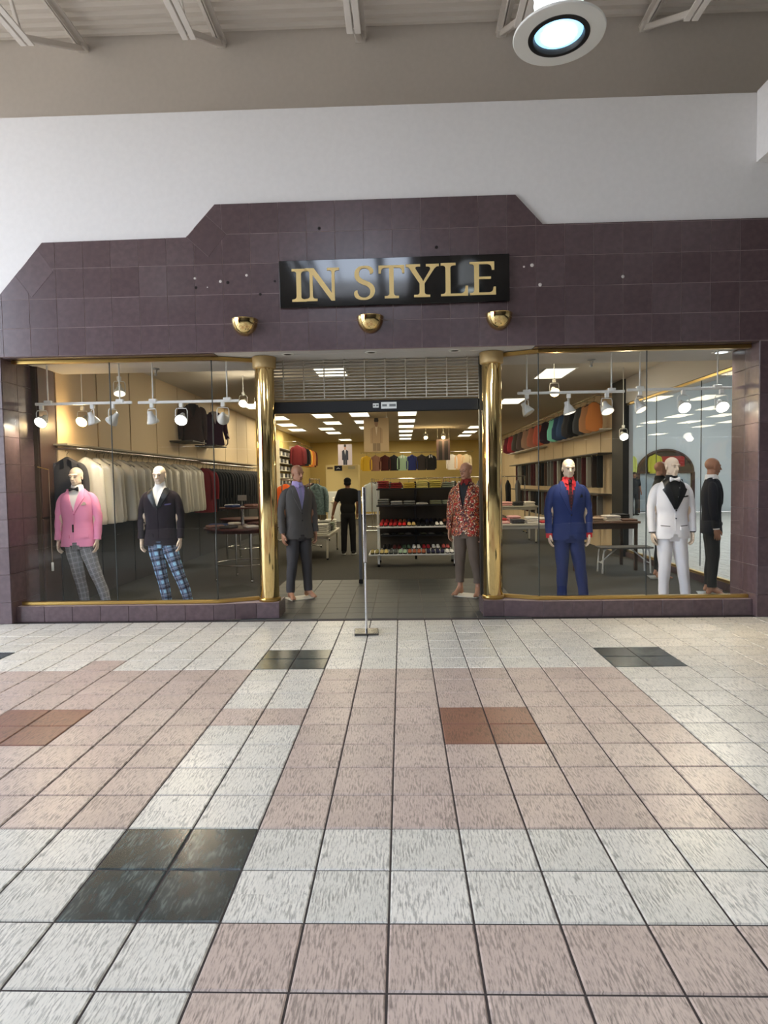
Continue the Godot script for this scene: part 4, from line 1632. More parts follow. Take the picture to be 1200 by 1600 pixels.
func build_lights():
	pendant(Vector3(1.231, 4.83, 3.0))
	pendant(Vector3(-3.75, 4.83, 3.0))
	pendant(Vector3(1.231, 4.83, 9.5))
	pendant(Vector3(-3.75, 4.83, 9.5))
	pendant(Vector3(6.2, 4.83, 6.5))
	# shop ceiling panels: seen columns and rows, then an unseen row added to light the poster
	for e in [[-1.25, 12.0], [3.15, 12.7], [2.2, 10.9], [-2.4, 19.8], [-2.35, 22.2], [-2.85, 24.6], [-2.8, 26.6], [-2.7, 31.0], [-1.22, 19.6], [-1.25, 22.0], [-1.25, 24.4], [-3.9, 20.2], [-4.05, 22.6], [-4.05, 24.8],
			[0.27, 19.6], [0.27, 21.9], [0.27, 24.1], [0.27, 26.4], [0.27, 28.7], [0.27, 31.0], [3.05, 25.0], [3.05, 27.4], [3.05, 29.6], [3.05, 17.0], [-3.9, 17.0], [-2.4, 17.0], [-1.25, 17.0], [0.27, 17.0], [1.7, 17.0]]:
		troffer(e[0], e[1])
	var za = -0.55
	track(Vector3(-4.74, 2.80, za), Vector3(-3.45, 2.80, za), [-4.57, -3.61], "white lighting track in the window above the pink blazer")
	track(Vector3(-3.37, 2.795, za), Vector3(-2.03, 2.795, za), [-3.17, -2.19], "white lighting track in the window above the plum blazer")
	track(Vector3(1.58, 2.815, za), Vector3(2.945, 2.815, za), [1.70, 2.78], "white lighting track in the window above the navy suit")
	track(Vector3(2.975, 2.83, za), Vector3(4.30, 2.83, za), [3.14, 4.12], "white lighting track in the window above the white tuxedo")
	var w = Vector3(0.0, -0.55, 0.75)
	var a = "track lamp above the pink blazer"
	track_head(Vector3(-4.66, 2.785, za), w, 1, "brightly lit track lamp facing out at the outer end above the pink blazer")
	track_head(Vector3(-3.98, 2.785, za), Vector3(0.3, -1, -0.25), 0, "unlit track lamp pointing down above the pink blazer")
	track_head(Vector3(-3.71, 2.785, za), Vector3(-0.75, -0.75, -0.25), 2, "dim track lamp tilted sideways above the pink blazer")
	track_head(Vector3(-3.19, 2.78, za), Vector3(0.15, -1, -0.35), 2, "dim track lamp pointing down beside the stem above the plum blazer")
	track_head(Vector3(-2.80, 2.78, za), w + Vector3(0.1, 0, 0), 1, "brightly lit track lamp facing out above the plum blazer")
	track_head(Vector3(-2.25, 2.78, za), Vector3(-0.2, -0.3, -0.8), 0, "unlit track lamp at the inner end above the plum blazer")
	track_head(Vector3(1.70, 2.80, za), Vector3(0.5, -0.9, 0.25), 0, "unlit track lamp at the column end above the navy suit")
	track_head(Vector3(2.235, 2.80, za), Vector3(0.25, -0.9, 0.1), 2, "dim track lamp tilted aside above the navy suit")
	track_head(Vector3(2.72, 2.80, za), Vector3(0.1, -0.8, 0.5), 2, "dim track lamp under the stem above the navy suit")
	track_head(Vector3(3.14, 2.815, za), Vector3(0.3, -0.8, 0.4), 2, "dim track lamp tilted aside above the white tuxedo")
	track_head(Vector3(3.69, 2.815, za), w, 1, "brightly lit track lamp facing out at the middle above the white tuxedo")
	track_head(Vector3(4.17, 2.815, za), w + Vector3(-0.1, 0, 0), 1, "brightly lit track lamp facing out at the pier end above the white tuxedo")
	# lamps deeper in the shop, hung from the ceiling
	for e in [[Vector3(-4.5, 2.86, -1.3), 1, true, "warm lit spotlight shining against the panel wall behind the pink blazer"], [Vector3(-3.0, 3.5, -4.6), 1, false, "lit spotlight beside its twin above the torso forms"], [Vector3(-2.75, 3.5, -4.8), 1, false, "lit spotlight further from the torso forms"],
			[Vector3(2.62, 3.36, -2.9), 1, true, "warm lit spotlight hanging in the shop near the navy suit"], [Vector3(4.35, 2.72, -4.6), 1, false, "lit spotlight near the black post by the side window"],
			[Vector3(1.05, 3.66, -17.5), 1, true, "glaring warm spotlight in front of the back wall rail, next to the ceiling panels"], [Vector3(1.75, 3.66, -17.5), 1, true, "glaring warm spotlight in front of the back wall rail, next to the dark banner"]]:
		track_head(e[0], Vector3(0.0, -0.55, 0.8), e[1], e[3], e[2], true)
		var p = e[0]
		var yc = 3.31 if p.z > -1.25 else 3.82
		var t2 = get_child(get_child_count() - 1)
		inst(tubem([Vector3(0, -0.01, 0), Vector3(0, yc - p.y, 0)], 0.008, 6), "stem", M.white_metal, t2)
	track_head(Vector3(-3.86, 3.24, -1.1), Vector3(0.2, -0.8, 0.4), 2, "small dim spotlight fixed under the bay ceiling between the pink and plum blazers")
	inst(tubem([Vector3(0, -0.01, 0), Vector3(0, 0.07, 0)], 0.010, 6), "stem", M.white_metal, get_child(get_child_count() - 1))
	var dl = thing("bay_downlight", "lit oval recessed downlight in the bay ceiling near the white tuxedo", "downlight", Vector3(4.22, 3.31, -0.66))
	inst(lathem(sharp([Vector2(0.075, -0.012), Vector2(0.11, -0.012), Vector2(0.115, 0.0)]), 28), "ring", M.white_metal, dl)
	inst(lathem([Vector2(0, -0.009), Vector2(0.076, -0.009)], 24), "lens", glow("downlight_lens", Color(0.9, 0.97, 1.0), 3.0), dl)
	var ll = SpotLight3D.new()
	ll.name = "lamp_light"
	ll.light_energy = 0.8
	ll.spot_angle = 50
	ll.spot_range = 20
	ll.spot_attenuation = 2
	ll.light_size = 0.07
	ll.shadow_enabled = true
	ll.rotation.x = -PI / 2
	ll.position.y = -0.03
	dl.add_child(ll)
	# sprinkler heads
	for e in [[Vector3(-3.284, 3.31, -0.96), "above the plum blazer"], [Vector3(2.659, 3.31, -1.0), "above the navy suit"]]:
		var s = thing("sprinkler", "small metal sprinkler head on the window bay ceiling " + e[1], "sprinkler", e[0], 0, "sprinklers")
		inst(lathem(sharp([Vector2(0, -0.10), Vector2(0.018, -0.10), Vector2(0.02, -0.085), Vector2(0.012, -0.06), Vector2(0.03, -0.02), Vector2(0.055, -0.012), Vector2(0.055, 0)]), 16), "head", M.steel, s)

# ------------------------------------------------------------------ hanging clothes and other stock
var G := {}
func garment_mesh(kind: String):
	if G.has(kind):
		return G[kind]
	var prof: Array
	match kind:
		"jacket": prof = [[-0.76, 0.215, 0.060], [-0.55, 0.205, 0.065], [-0.36, 0.195, 0.065], [-0.20, 0.205, 0.062], [-0.12, 0.205, 0.055], [-0.07, 0.16, 0.045], [-0.035, 0.09, 0.038], [0.0, 0.045, 0.03]]
		"vest": prof = [[-0.62, 0.06, 0.03], [-0.57, 0.17, 0.045], [-0.45, 0.18, 0.05], [-0.32, 0.175, 0.05], [-0.24, 0.145, 0.045], [-0.14, 0.125, 0.042], [-0.05, 0.115, 0.035], [-0.025, 0.08, 0.03], [0.0, 0.045, 0.025]]
		"bag": prof = [[-0.92, 0.25, 0.04], [-0.86, 0.265, 0.05], [-0.6, 0.25, 0.045], [-0.35, 0.235, 0.05], [-0.16, 0.225, 0.05], [-0.09, 0.17, 0.045], [-0.04, 0.09, 0.035], [0.0, 0.03, 0.02]]
		"coat": prof = [[-1.0, 0.22, 0.07], [-0.7, 0.21, 0.07], [-0.36, 0.2, 0.07], [-0.2, 0.215, 0.065], [-0.12, 0.21, 0.055], [-0.07, 0.165, 0.045], [-0.035, 0.09, 0.038], [0.0, 0.045, 0.03]]
	var st = S()
	var rings = []
	var nz = noise(kind.hash() % 1000, 6.0, 2)
	for e in prof:
		var ring = []
		for j in 32:
			var a = TAU * j / 32
			var k = 1.0 + (0.35 if kind == "bag" else 0.12) * nz.get_noise_2d(cos(a) * 0.6, e[0] * 1.2 + sin(a) * 0.5) + (0.35 * sin(a * 9.0 + e[0] * 4.0) if kind == "bag" and e[0] < -0.12 else 0.0)
			ring.append(Vector3(e[1] * cos(a), e[0], -e[2] * sin(a) * k))
		rings.append(ring)
	loft(st, rings, true, true, null, 1.0)
	if kind == "jacket" or kind == "coat":
		for s in [-1.0, 1.0]:
			tube(st, spline([Vector3(s * 0.15, -0.085, 0), Vector3(s * 0.215, -0.17, 0.005), Vector3(s * 0.245, -0.4, 0.012), Vector3(s * 0.24, -0.70, 0.02)], 3), spline([0.035, 0.055, 0.05, 0.042], 3), 10, true)
	var body = done(st)
	# lapels / opening on the front
	var sl = S()
	for s in [-1.0, 1.0]:
		prism(sl, [Vector2(s * 0.03, -0.005), Vector2(s * 0.075, -0.03), Vector2(s * 0.085, -0.16), Vector2(s * 0.004, -0.36)], 0.0, 0.008, Transform3D(Basis(Vector3.RIGHT, 0.06), Vector3(0, -0.01, 0.055)))
	var lap = done(sl)
	var sh = S()
	tube(sh, spline([Vector3(-0.2, -0.095, 0), Vector3(-0.08, -0.03, 0), Vector3(0, 0.01, 0), Vector3(0.08, -0.03, 0), Vector3(0.2, -0.095, 0)], 3), 0.009, 6)
	tube(sh, [Vector3(0, 0.01, 0), Vector3(0, 0.055, 0), Vector3(0.018, 0.08, 0), Vector3(0.012, 0.105, 0), Vector3(-0.012, 0.105, 0), Vector3(-0.022, 0.088, 0)], 0.0035, 6)
	G[kind] = [body, lap, done(sh)]
	return G[kind]

func garment(kind: String, called, label, category, m, at: Vector3, turn: float, group, lapel_m = null, scale := 1.0):
	# hangs from a rail whose top is at `at`
	var g = garment_mesh(kind)
	var t = thing(called, label, category, at - Vector3(0, 0.105 * scale, 0), turn, group)
	var b = Basis.IDENTITY.scaled(Vector3.ONE * scale)
	inst(g[0], "cloth", m, t, Vector3.ZERO, b)
	if lapel_m != null:
		inst(g[1], "lapels", lapel_m, t, Vector3.ZERO, b)
	inst(g[2], "hanger", M.black_metal, t, Vector3.ZERO, b)
	return t

func rail(a: Vector3, b: Vector3, label, wall_x = null):
	var t = thing("hanging_rail", label, "rail", Vector3.ZERO, 0, "hanging rails")
	inst(tubem([a, b], 0.014, 8), "bar", M.chrome, t)
	var n = maxi(2, int(a.distance_to(b) / 1.2) + 1)
	for i in n:
		var p = a.lerp(b, float(i) / (n - 1))
		if wall_x != null:
			inst(tubem([p, Vector3(wall_x, p.y, p.z)], 0.010, 6), "bracket", M.chrome, t)
	return t

var F := {}
func folded(label, m, at: Vector3, turn: float, group, w := 0.27, h := 0.035, d := 0.34):
	var key = "%s_%s" % [w, h]
	if not F.has(key):
		var st = S()
		box(st, Vector3(0, h / 2, 0), Vector3(w, h, d), 0.4 * h)
		var sc = S()
		box(sc, Vector3(0, h - 0.003, -d * 0.36), Vector3(w * 0.5, 0.014, d * 0.16), 0.004)
		box(sc, Vector3(0, h, d * 0.08), Vector3(w * 0.1, 0.006, d * 0.7), 0.002)
		F[key] = [done(st), done(sc)]
	var t = thing("folded_shirt", label, "shirt", at, turn, group)
	inst(F[key][0], "body", m, t)
	inst(F[key][1], "collar", m, t)
	return t

func stack(label, m, at: Vector3, n: int, group, turn := 0.0, w := 0.27, h := 0.035):
	for i in n:
		folded(label, m, at + Vector3(rng.randf_range(-0.008, 0.008), i * (h + 0.0055), rng.randf_range(-0.01, 0.01)), turn + rng.randf_range(-0.025, 0.025), group, w, h)

var SHOE = null
func shoe(label, m, sole, at: Vector3, turn: float, group, tilt := 0.0):   # 26 cm long
	if SHOE == null:
		var st = S()
		var rings = []
		for e in [[-0.135, 0.020, 0.055], [-0.13, 0.032, 0.085], [-0.10, 0.038, 0.098], [-0.05, 0.038, 0.094], [0.0, 0.039, 0.085], [0.05, 0.046, 0.072], [0.10, 0.048, 0.058], [0.14, 0.040, 0.046], [0.16, 0.022, 0.032]]:
			var ring = []
			for j in 14:
				var a = TAU * j / 14
				var y = sin(a)
				ring.append(Vector3(e[1] * cos(a), 0.018 + (e[2] - 0.018) * (0.5 + 0.5 * y), e[0]))
			rings.append(ring)
		loft(st, rings, true, true)
		var ss = S()
		var pr = []
		for e in [[-0.14, 0.018], [-0.13, 0.034], [-0.08, 0.038], [0.0, 0.036], [0.06, 0.047], [0.11, 0.048], [0.15, 0.036], [0.168, 0.012]]:
			pr.append(Vector2(e[1], e[0]))
		var full = pr.duplicate()
		for i in range(pr.size() - 1, -1, -1):
			full.append(Vector2(-pr[i].x, pr[i].y))
		prism(ss, full, 0.0, 0.018, Transform3D(Basis(Vector3.RIGHT, Vector3(0, 0, 1), Vector3(0, 1, 0)), Vector3.ZERO))
		var so = S()
		lathe(so, [Vector2(0.033, 0.0), Vector2(0.026, 0.004), Vector2(0, 0.002)], 12, Transform3D(Basis(Vector3(0.9, 0, 0), Vector3(0, 1, 0.12), Vector3(0, 0, 1.6)), Vector3(0, 0.094, -0.075)))
		SHOE = [done(st), done(ss), done(so)]
	var t = thing("shoe", label, "shoe", at, turn, group)
	var b = Basis(Vector3.RIGHT, tilt).scaled(Vector3.ONE * 0.85)
	inst(SHOE[0], "upper", m, t, Vector3.ZERO, b)
	inst(SHOE[1], "sole", sole, t, Vector3.ZERO, b)
	inst(SHOE[2], "opening", M.rubber, t, Vector3.ZERO, b)
	return t

# ------------------------------------------------------------------ left side of the shop
func build_left_side():
	# long rail of white garments under plastic film
	rail(Vector3(-4.42, 2.235, -0.95), Vector3(-4.42, 2.235, -6.1), "wall rail carrying the white garments in plastic covers", -4.75)
	slab("trim_5", mat("rail_board", rgb(160, 150, 130), 0.6), Vector3(-4.75, 2.285, -12.4), Vector3(-4.55, 2.31, -0.95))
	for i in 20:
		var z = -1.20 - i * 0.24
		var shade = [cloth(236, 228, 212), cloth(228, 222, 208), cloth(238, 234, 226)][i % 3]
		var t = garment("bag", "covered_garment", "white garment in clear plastic film hanging on the long wall rail", "garment", shade, Vector3(-4.42 + rng.randf_range(-0.03, 0.03), 2.213, z), rng.randf_range(-0.12, 0.12), "white garments in plastic film", null, 1.0)
		var b = Basis.IDENTITY.scaled(Vector3(1.06, 1.05, 1.5))
		inst(garment_mesh("bag")[0], "plastic_cover", M.plastic, t, Vector3(0, 0.015, 0), b)
	var t0 = garment("jacket", "hanging_jacket", "black and grey jacket hanging at the near end of the white garments", "jacket", cloth(60, 58, 60), Vector3(-4.58, 2.213, -0.98), 0.1, "jackets on the left wall", M.black_satin)
	# dark coats further back
	rail(Vector3(-4.42, 2.2, -6.3), Vector3(-4.42, 2.2, -12.2), "wall rail carrying the dark coats behind the plum blazer", -4.75)
	for i in 22:
		var z = -6.4 - i * 0.26
		var red = i == 0 or i == 1
		garment("coat", "hanging_coat", "dark red coat hanging next to the white garments" if red else "black coat hanging on the rail behind the plum blazer", "coat", cloth(120, 22, 30) if red else [cloth(26, 26, 30), cloth(34, 32, 34), cloth(22, 24, 30)][i % 3], Vector3(-4.42, 2.178, z), rng.randf_range(-0.1, 0.1), "red coats on the left wall" if red else "black coats on the left wall")
	# shelf with two half torso forms
	for e in [[-5.75, "brown"], [-7.35, "plum"]]:
		var s = top_box("wall_shelf", mat("shelf_dark", rgb(60, 52, 44), 0.5), Vector3(0.5, 0.03, 0.9), "dark wall shelf carrying the %s torso form" % e[1], "shelf", Vector3(-4.50, 2.62, e[0]), "torso shelves")
	torso_form("torso form in a dark brown leather jacket on the wall shelf", Vector3(-4.42, 2.637, -5.8), 0.5, cloth(46, 28, 24), cloth(30, 20, 18), false)
	torso_form("torso form in a plum suit with arms on the wall shelf", Vector3(-4.40, 2.637, -7.3), 0.5, cloth(58, 30, 52), cloth(190, 184, 190), true)
	# round tables with chrome legs
	round_table(Vector3(-2.78, 0, -3.45), 0.68, 0.95, "round burgundy table with chrome legs and a foot ring behind the plum blazer", true)
	round_table(Vector3(-3.45, 0, -6.2), 0.55, 0.95, "round burgundy table standing behind the larger burgundy table", false)
	var gc = [cloth(96, 44, 40), cloth(206, 196, 186), cloth(60, 50, 48), cloth(150, 110, 96), cloth(48, 66, 120), cloth(228, 224, 216)]
	var gn = ["maroon", "cream", "dark brown", "tan", "blue", "white"]
	for i in 8:
		var a = TAU * i / 8 + 0.25
		folded("%s folded shirt lying on the round burgundy table" % gn[i % 6], gc[i % 6], Vector3(-2.78 + 0.49 * cos(a), 0.951, -3.45 + 0.49 * sin(a)), -a + PI / 2, "shirts on the burgundy table", 0.22, 0.045, 0.30)
	for i in 4:
		var a = TAU * i / 4 + 0.5
		folded("%s folded shirt on the upper tier of the burgundy table" % gn[(i + 3) % 6], gc[(i + 3) % 6], Vector3(-2.78 + 0.24 * cos(a), 1.302, -3.45 + 0.24 * sin(a)), -a + PI / 2, "shirts on the upper tier", 0.20, 0.04, 0.22)
	# card holder on the upper tier
	var ch = thing("card_holder", "small white price card standing on the upper tier of the burgundy table", "card", Vector3(-2.78, 1.3, -3.45))
	var st = S()
	box(st, Vector3(0, 0.16, 0), Vector3(0.16, 0.10, 0.006), 0.002)
	build(st, "card", mat("card", rgb(170, 165, 155), 0.7), ch)
	inst(tubem([Vector3(0, 0, 0), Vector3(0, 0.12, 0)], 0.006, 6), "pin", M.chrome, ch)
	# cubby shelf in black between coats
	# blind cord with a weight, in the window
	var c = thing("blind_cord", "thin blind cord with a white weight hanging beside the pink blazer", "cord", Vector3(-4.63, 0, -0.6))
	inst(tubem([Vector3(0, 0.70, 0), Vector3(0, 1.95, 0)], 0.004, 6), "cord", cloth(150, 130, 110), c)
	inst(lathem([Vector2(0, 0.58), Vector2(0.016, 0.585), Vector2(0.016, 0.695), Vector2(0, 0.70)], 10), "weight", M.white_metal, c)
	inst(tubem([Vector3(0, 1.94, 0), Vector3(-0.15, 1.98, 0)], 0.006, 6), "hook", M.brass_satin, c)

func top_box(called, m, size: Vector3, label, category, at: Vector3, group = "", bev := 0.006):
	var st = S()
	box(st, Vector3.ZERO, size, bev)
	return top(st, called, m, label, category, at, group)

func torso_form(label, at: Vector3, turn: float, m, shirt, arms: bool):
	var t = thing("torso_form", label, "torso form", at, turn, "torso forms on the wall shelves")
	var off = Vector3(0, -0.89, 0)
	var st = S()
	torso(st, 0.895, 1.69, 1.0, 0.0, func(c): return c.z > 0 and c.y > 1.35 and absf(c.x) < vw(c.y, 1.35), 30, 0.006)
	for s in [-1.0, 1.0]:
		var pts = [Vector3(s * 0.15, 1.60, -0.01), Vector3(s * 0.225, 1.53, -0.01), Vector3(s * 0.26, 1.28, -0.01), Vector3(s * 0.30, 1.05, 0.05)]
		if not arms:
			pts = [Vector3(s * 0.15, 1.60, -0.01), Vector3(s * 0.225, 1.53, -0.01), Vector3(s * 0.25, 1.25, 0.0), Vector3(s * 0.245, 0.93, 0.01)]
		tube(st, spline(pts, 4), spline([0.055, 0.077, 0.063, 0.05], 4), 14, true)
	build(st, "jacket", m, t, off)
	var s2 = S()
	torso(s2, 1.2, 1.70, 0.965, -0.004, null, 20)
	build(s2, "shirt", shirt, t, off)
	for s in [-1.0, 1.0]:
		var sl = S()
		lapel(sl, s, 1.35, true)
		build(sl, "lapel", m, t, off)
	if arms:
		for s in [-1.0, 1.0]:
			var sh = S()
			put(sh, A_hand, Transform3D(Basis(Vector3(s, 0, 0), Vector3.UP, Vector3.BACK), Vector3(s * 0.305, 1.06, 0.055)))
			build(sh, "hand", M.skin_pale, t, off)
	var sb = S()
	lathe(sb, [Vector2(0, 0.0), Vector2(0.14, 0.0), Vector2(0.14, 0.012), Vector2(0.02, 0.02), Vector2(0.02, 0.2)], 20)
	build(sb, "stand", M.chrome, t)

func round_table(at: Vector3, r: float, h: float, label, tiered: bool):
	var t = thing("round_table", label, "table", at, 0, "round burgundy tables")
	inst(lathem(sharp([Vector2(0, h - 0.09), Vector2(r - 0.06, h - 0.09), Vector2(r - 0.05, h - 0.035), Vector2(r, h - 0.035), Vector2(r, h - 0.008), Vector2(r - 0.01, h), Vector2(0, h)]), 48), "tabletop", M.burgundy, t)
	for i in 4:
		var a = TAU * i / 4 + 1.05
		var p = Vector3(cos(a), 0, sin(a)) * (r * 0.72)
		var leg = inst(tubem([p + Vector3(0, 0.05, 0), p + Vector3(0, h - 0.06, 0)], 0.022, 12), "leg", M.chrome, t)
		inst(lathem([Vector2(0, 0.0), Vector2(0.018, 0.006), Vector2(0.026, 0.026), Vector2(0.018, 0.046), Vector2(0, 0.052)], 12), "caster", M.chrome, leg, p)
	var ring = []
	for i in 41:
		var a = TAU * i / 40
		ring.append(Vector3(cos(a), 0, sin(a)) * (r * 0.72) + Vector3(0, 0.30, 0))
	inst(tubem(ring, 0.011, 8), "foot_ring", M.chrome, t)
	if tiered:
		inst(tubem([Vector3(0, h, 0), Vector3(0, h + 0.33, 0)], 0.03, 12), "riser_post", M.chrome, t)
		inst(lathem(sharp([Vector2(0, h + 0.325), Vector2(0.40, h + 0.325), Vector2(0.40, h + 0.35), Vector2(0, h + 0.35)]), 40), "upper_tier", M.burgundy, t)

# ------------------------------------------------------------------ what shows through the entrance
func poster(label, at: Vector3, w: float, h: float, fn):
	var t = thing("hanging_poster", label, "poster", at, 0, "posters hung from the ceiling")
	var im = Image.create(96, 128, false, Image.FORMAT_RGB8)
	for y in 128:
		for x in 96:
			im.set_pixel(x, y, fn.call((x - 48) / 48.0, y / 128.0))
	var m = StandardMaterial3D.new()
	m.albedo_texture = ImageTexture.create_from_image(im)
	m.roughness = 0.6
	var st = S()
	box(st, Vector3(0, 0, 0), Vector3(w, h, 0.008))
	build(st, "board", cloth(190, 176, 150), t)
	var s2 = S()
	s2.set_smooth_group(-1)
	quad(s2, Vector3(-w / 2, -h / 2, 0.005), Vector3(w / 2, -h / 2, 0.005), Vector3(w / 2, h / 2, 0.005), Vector3(-w / 2, h / 2, 0.005), Vector2(0, 1), Vector2(1, 1), Vector2(1, 0), Vector2(0, 0))
	build(s2, "print", m, t)
	for s in [-1, 1]:
		inst(tubem([Vector3(s * w * 0.42, h / 2, 0), Vector3(s * w * 0.42, 3.82 - at.y, 0)], 0.003, 5), "cord", M.white_metal, t)

func figure(u: float, v: float, suit: Color, skin: Color, hair: Color, shirt: Color, bg: Color) -> Color:
	# print of a person in a suit: head, hair, shoulders, shirt front
	if (Vector2(u, v * 1.35) - Vector2(0, 0.10)).length() < 0.17 and v < 0.11: return hair
	if (Vector2(u * 1.15, v * 1.3) - Vector2(0, 0.17)).length() < 0.17: return skin
	if v > 0.26 and absf(u) < 0.10 * (1.0 - (v - 0.26) / 0.26) and v < 0.52: return shirt
	var sw = 0.5 * clampf((v - 0.22) / 0.1, 0.3, 1.0)
	if v > 0.25 and v < 0.75 and absf(u) < sw: return suit * (0.86 if absf(absf(u) - 0.33) < 0.02 else 1.0)
	if v >= 0.75 and v < 0.98 and absf(u) < 0.30 and absf(u) > 0.02: return suit * 0.8
	return bg

func build_middle():
	# posters
	poster("large sepia poster of a man in a light suit hanging in the entrance view", Vector3(-0.68, 3.13, -11.4), 0.76, 1.02, func(u, v): return figure(u * 1.0, v, Color(0.60, 0.50, 0.38), Color(0.52, 0.40, 0.31), Color(0.10, 0.07, 0.06), Color(0.75, 0.68, 0.58), Color(0.66, 0.57, 0.44)))
	poster("small poster of a man in a dark blue suit hanging near the back", Vector3(-2.42, 2.92, -20.0), 0.62, 0.92, func(u, v): return figure(u * 1.1, v, Color(0.10, 0.12, 0.20), Color(0.62, 0.46, 0.38), Color(0.10, 0.08, 0.07), Color(0.85, 0.85, 0.88), Color(0.70, 0.66, 0.70)))
	poster("dark poster showing grey trousers hanging beside the glaring spotlights", Vector3(1.75, 2.95, -17.6), 0.54, 0.84, func(u, v): return Color(0.13, 0.12, 0.13) if absf(u) > 0.15 and absf(u) < 0.7 and v > 0.08 else Color(0.33, 0.27, 0.27))
	# jackets on the back wall rail
	rail(Vector3(-1.95, 3.127, -23.2), Vector3(3.6, 3.127, -23.2), "long rail along the back wall carrying jackets")
	var back = [["yellow short", 571, cloth(226, 186, 60), null], ["patterned beige", 585, cloth(150, 110, 92), null], ["maroon", 600, cloth(70, 26, 24), null], ["black", 614, cloth(24, 24, 28), cloth(40, 40, 44)], ["pale green", 627, cloth(150, 176, 150), cloth(236, 236, 230)],
		["royal blue", 642, cloth(30, 40, 96), cloth(20, 26, 66)], ["dark brown", 657, cloth(44, 38, 38), null], ["jet black", 671, cloth(18, 18, 20), cloth(200, 200, 200)], ["white", 704, cloth(222, 214, 206), null], ["peach", 716, cloth(222, 180, 140), null], ["cream", 726, cloth(214, 196, 160), null]]
	for e in back:
		var x = (e[1] - 623.5) * 30.8 / 975.0
		garment("jacket", "wall_jacket", "%s jacket hanging on the back wall rail" % e[0], "jacket", e[2], Vector3(x, 3.105, -23.2), 0.0, "jackets on the back wall", e[3], 1.0)
	# high rail near the boxed shirts at the back
	rail(Vector3(-4.12, 3.36, -17.2), Vector3(-4.12, 3.36, -22.0), "high rail near the boxed shirts at the back", -4.75)
	var hi = [["maroon", cloth(96, 18, 24)], ["deep red", cloth(88, 14, 20)], ["wine red", cloth(100, 22, 30)], ["black", cloth(24, 22, 26)], ["yellow", cloth(226, 170, 70)], ["orange", cloth(226, 128, 60)], ["amber", cloth(216, 150, 80)], ["brick red", cloth(110, 50, 44)]]
	for i in hi.size():
		garment("jacket", "rail_jacket", "%s jacket on the high rail near the boxed shirts" % hi[i][0], "jacket", hi[i][1], Vector3(-4.12, 3.336, -17.5 - i * (0.25 if i < 3 else 0.55)), 0.0, "jackets on the high left rail", null, 1.05)
	# boxed shirts on the left wall
	var sh = thing("box_shelf", "wall shelving with rows of small boxed shirts behind the charcoal suit", "shelf", Vector3(-4.75, 0, -15.5))
	for k in 7:
		var st = S()
		box(st, Vector3(0.16, 1.35 + k * 0.28, -1.8), Vector3(0.32, 0.02, 3.8), 0.004)
		build(st, "shelf_board", M.table_white, sh)
	for z in [0.1, -3.7]:
		var st = S()
		box(st, Vector3(0.16, 1.65, z), Vector3(0.32, 3.3, 0.03), 0.004)
		build(st, "side_panel", M.table_white, sh)
	for k in 6:
		for i in 9:
			var m = [cloth(210, 206, 196), cloth(80, 76, 72), cloth(150, 150, 150), cloth(44, 46, 52)][(i * 3 + k * 5) % 4]
			top_box("shirt_box", m, Vector3(0.24, 0.16, 0.30), "small %s box on the wall shelving behind the charcoal suit" % ["white", "dark grey", "grey", "black"][(i * 3 + k * 5) % 4], "box", Vector3(-4.60, 1.36 + k * 0.28 + 0.082, -15.7 - i * 0.4), "boxed shirts on the wall shelving", 0.008)
	# fitting room partition with plaques
	var p = thing("fitting_room", "cream fitting room partition with three small plaques near the back", "partition", Vector3(-2.68, 0, -21.6))
	var st0 = S()
	box(st0, Vector3(0, 1.26, 0), Vector3(1.52, 2.52, 0.9), 0.01)
	build(st0, "body", mat("partition", rgb(216, 196, 140), 0.7), p)
	for e in [[-0.55, 2.37, 0.26, 0.10, 0], [-0.17, 2.36, 0.36, 0.24, 1], [0.45, 2.38, 0.34, 0.14, 2]]:
		var st = S()
		box(st, Vector3(e[0], e[1], 0.458), Vector3(e[2], e[3], 0.012), 0.003)
		build(st, "plaque", [cloth(120, 100, 70), cloth(26, 28, 44), cloth(190, 180, 150)][e[4]], p)
	var st1 = S()
	prism(st1, [Vector2(-0.10, -0.05), Vector2(0, 0.04), Vector2(0.10, -0.05), Vector2(0, -0.01)], 0, 0.004, Transform3D(Basis.IDENTITY, Vector3(-0.17, 2.36, 0.464)))
	build(st1, "emblem", cloth(200, 200, 210), p)
	# white cabinet
	var cb = thing("white_cabinet", "white cabinet with two doors standing beyond the man in black", "cabinet", Vector3(-2.88, 0, -19.4))
	var sc = S()
	box(sc, Vector3(0, 0.66, 0), Vector3(0.52, 1.32, 0.5), 0.012)
	build(sc, "body", mat("fridge", rgb(204, 206, 202), 0.5), cb)
	for e in [[0.42, 0.80], [1.08, 0.44]]:
		var s2 = S()
		box(s2, Vector3(0, e[0], 0.262), Vector3(0.50, e[1] - 0.02, 0.025), 0.006)
		var d = build(s2, "door", mat("fridge", rgb(204, 206, 202), 0.5), cb)
		inst(tubem([Vector3(-0.2, e[0] - 0.08, 0.285), Vector3(-0.2, e[0] + 0.08, 0.285)], 0.008, 6), "handle", M.chrome, d)
	# floor racks of shirts and jackets left of the aisle
	floor_rack(Vector3(-2.35, 0, -9.7), 1.9, 0.0, "chrome floor rack with the faded denim jacket at its near end")
	garment("jacket", "denim_jacket", "faded light blue denim jacket facing out at the end of the floor rack", "jacket", M.denim, Vector3(-2.28, 1.79, -9.55), 0.1, "jackets on the denim rack", M.denim, 1.12)
	var rc = [["black", cloth(26, 26, 30)], ["orange", cloth(226, 100, 40)], ["white", cloth(226, 222, 216)], ["red", cloth(150, 40, 40)], ["grey", cloth(110, 112, 116)], ["rust", cloth(180, 84, 48)], ["navy", cloth(34, 40, 66)]]
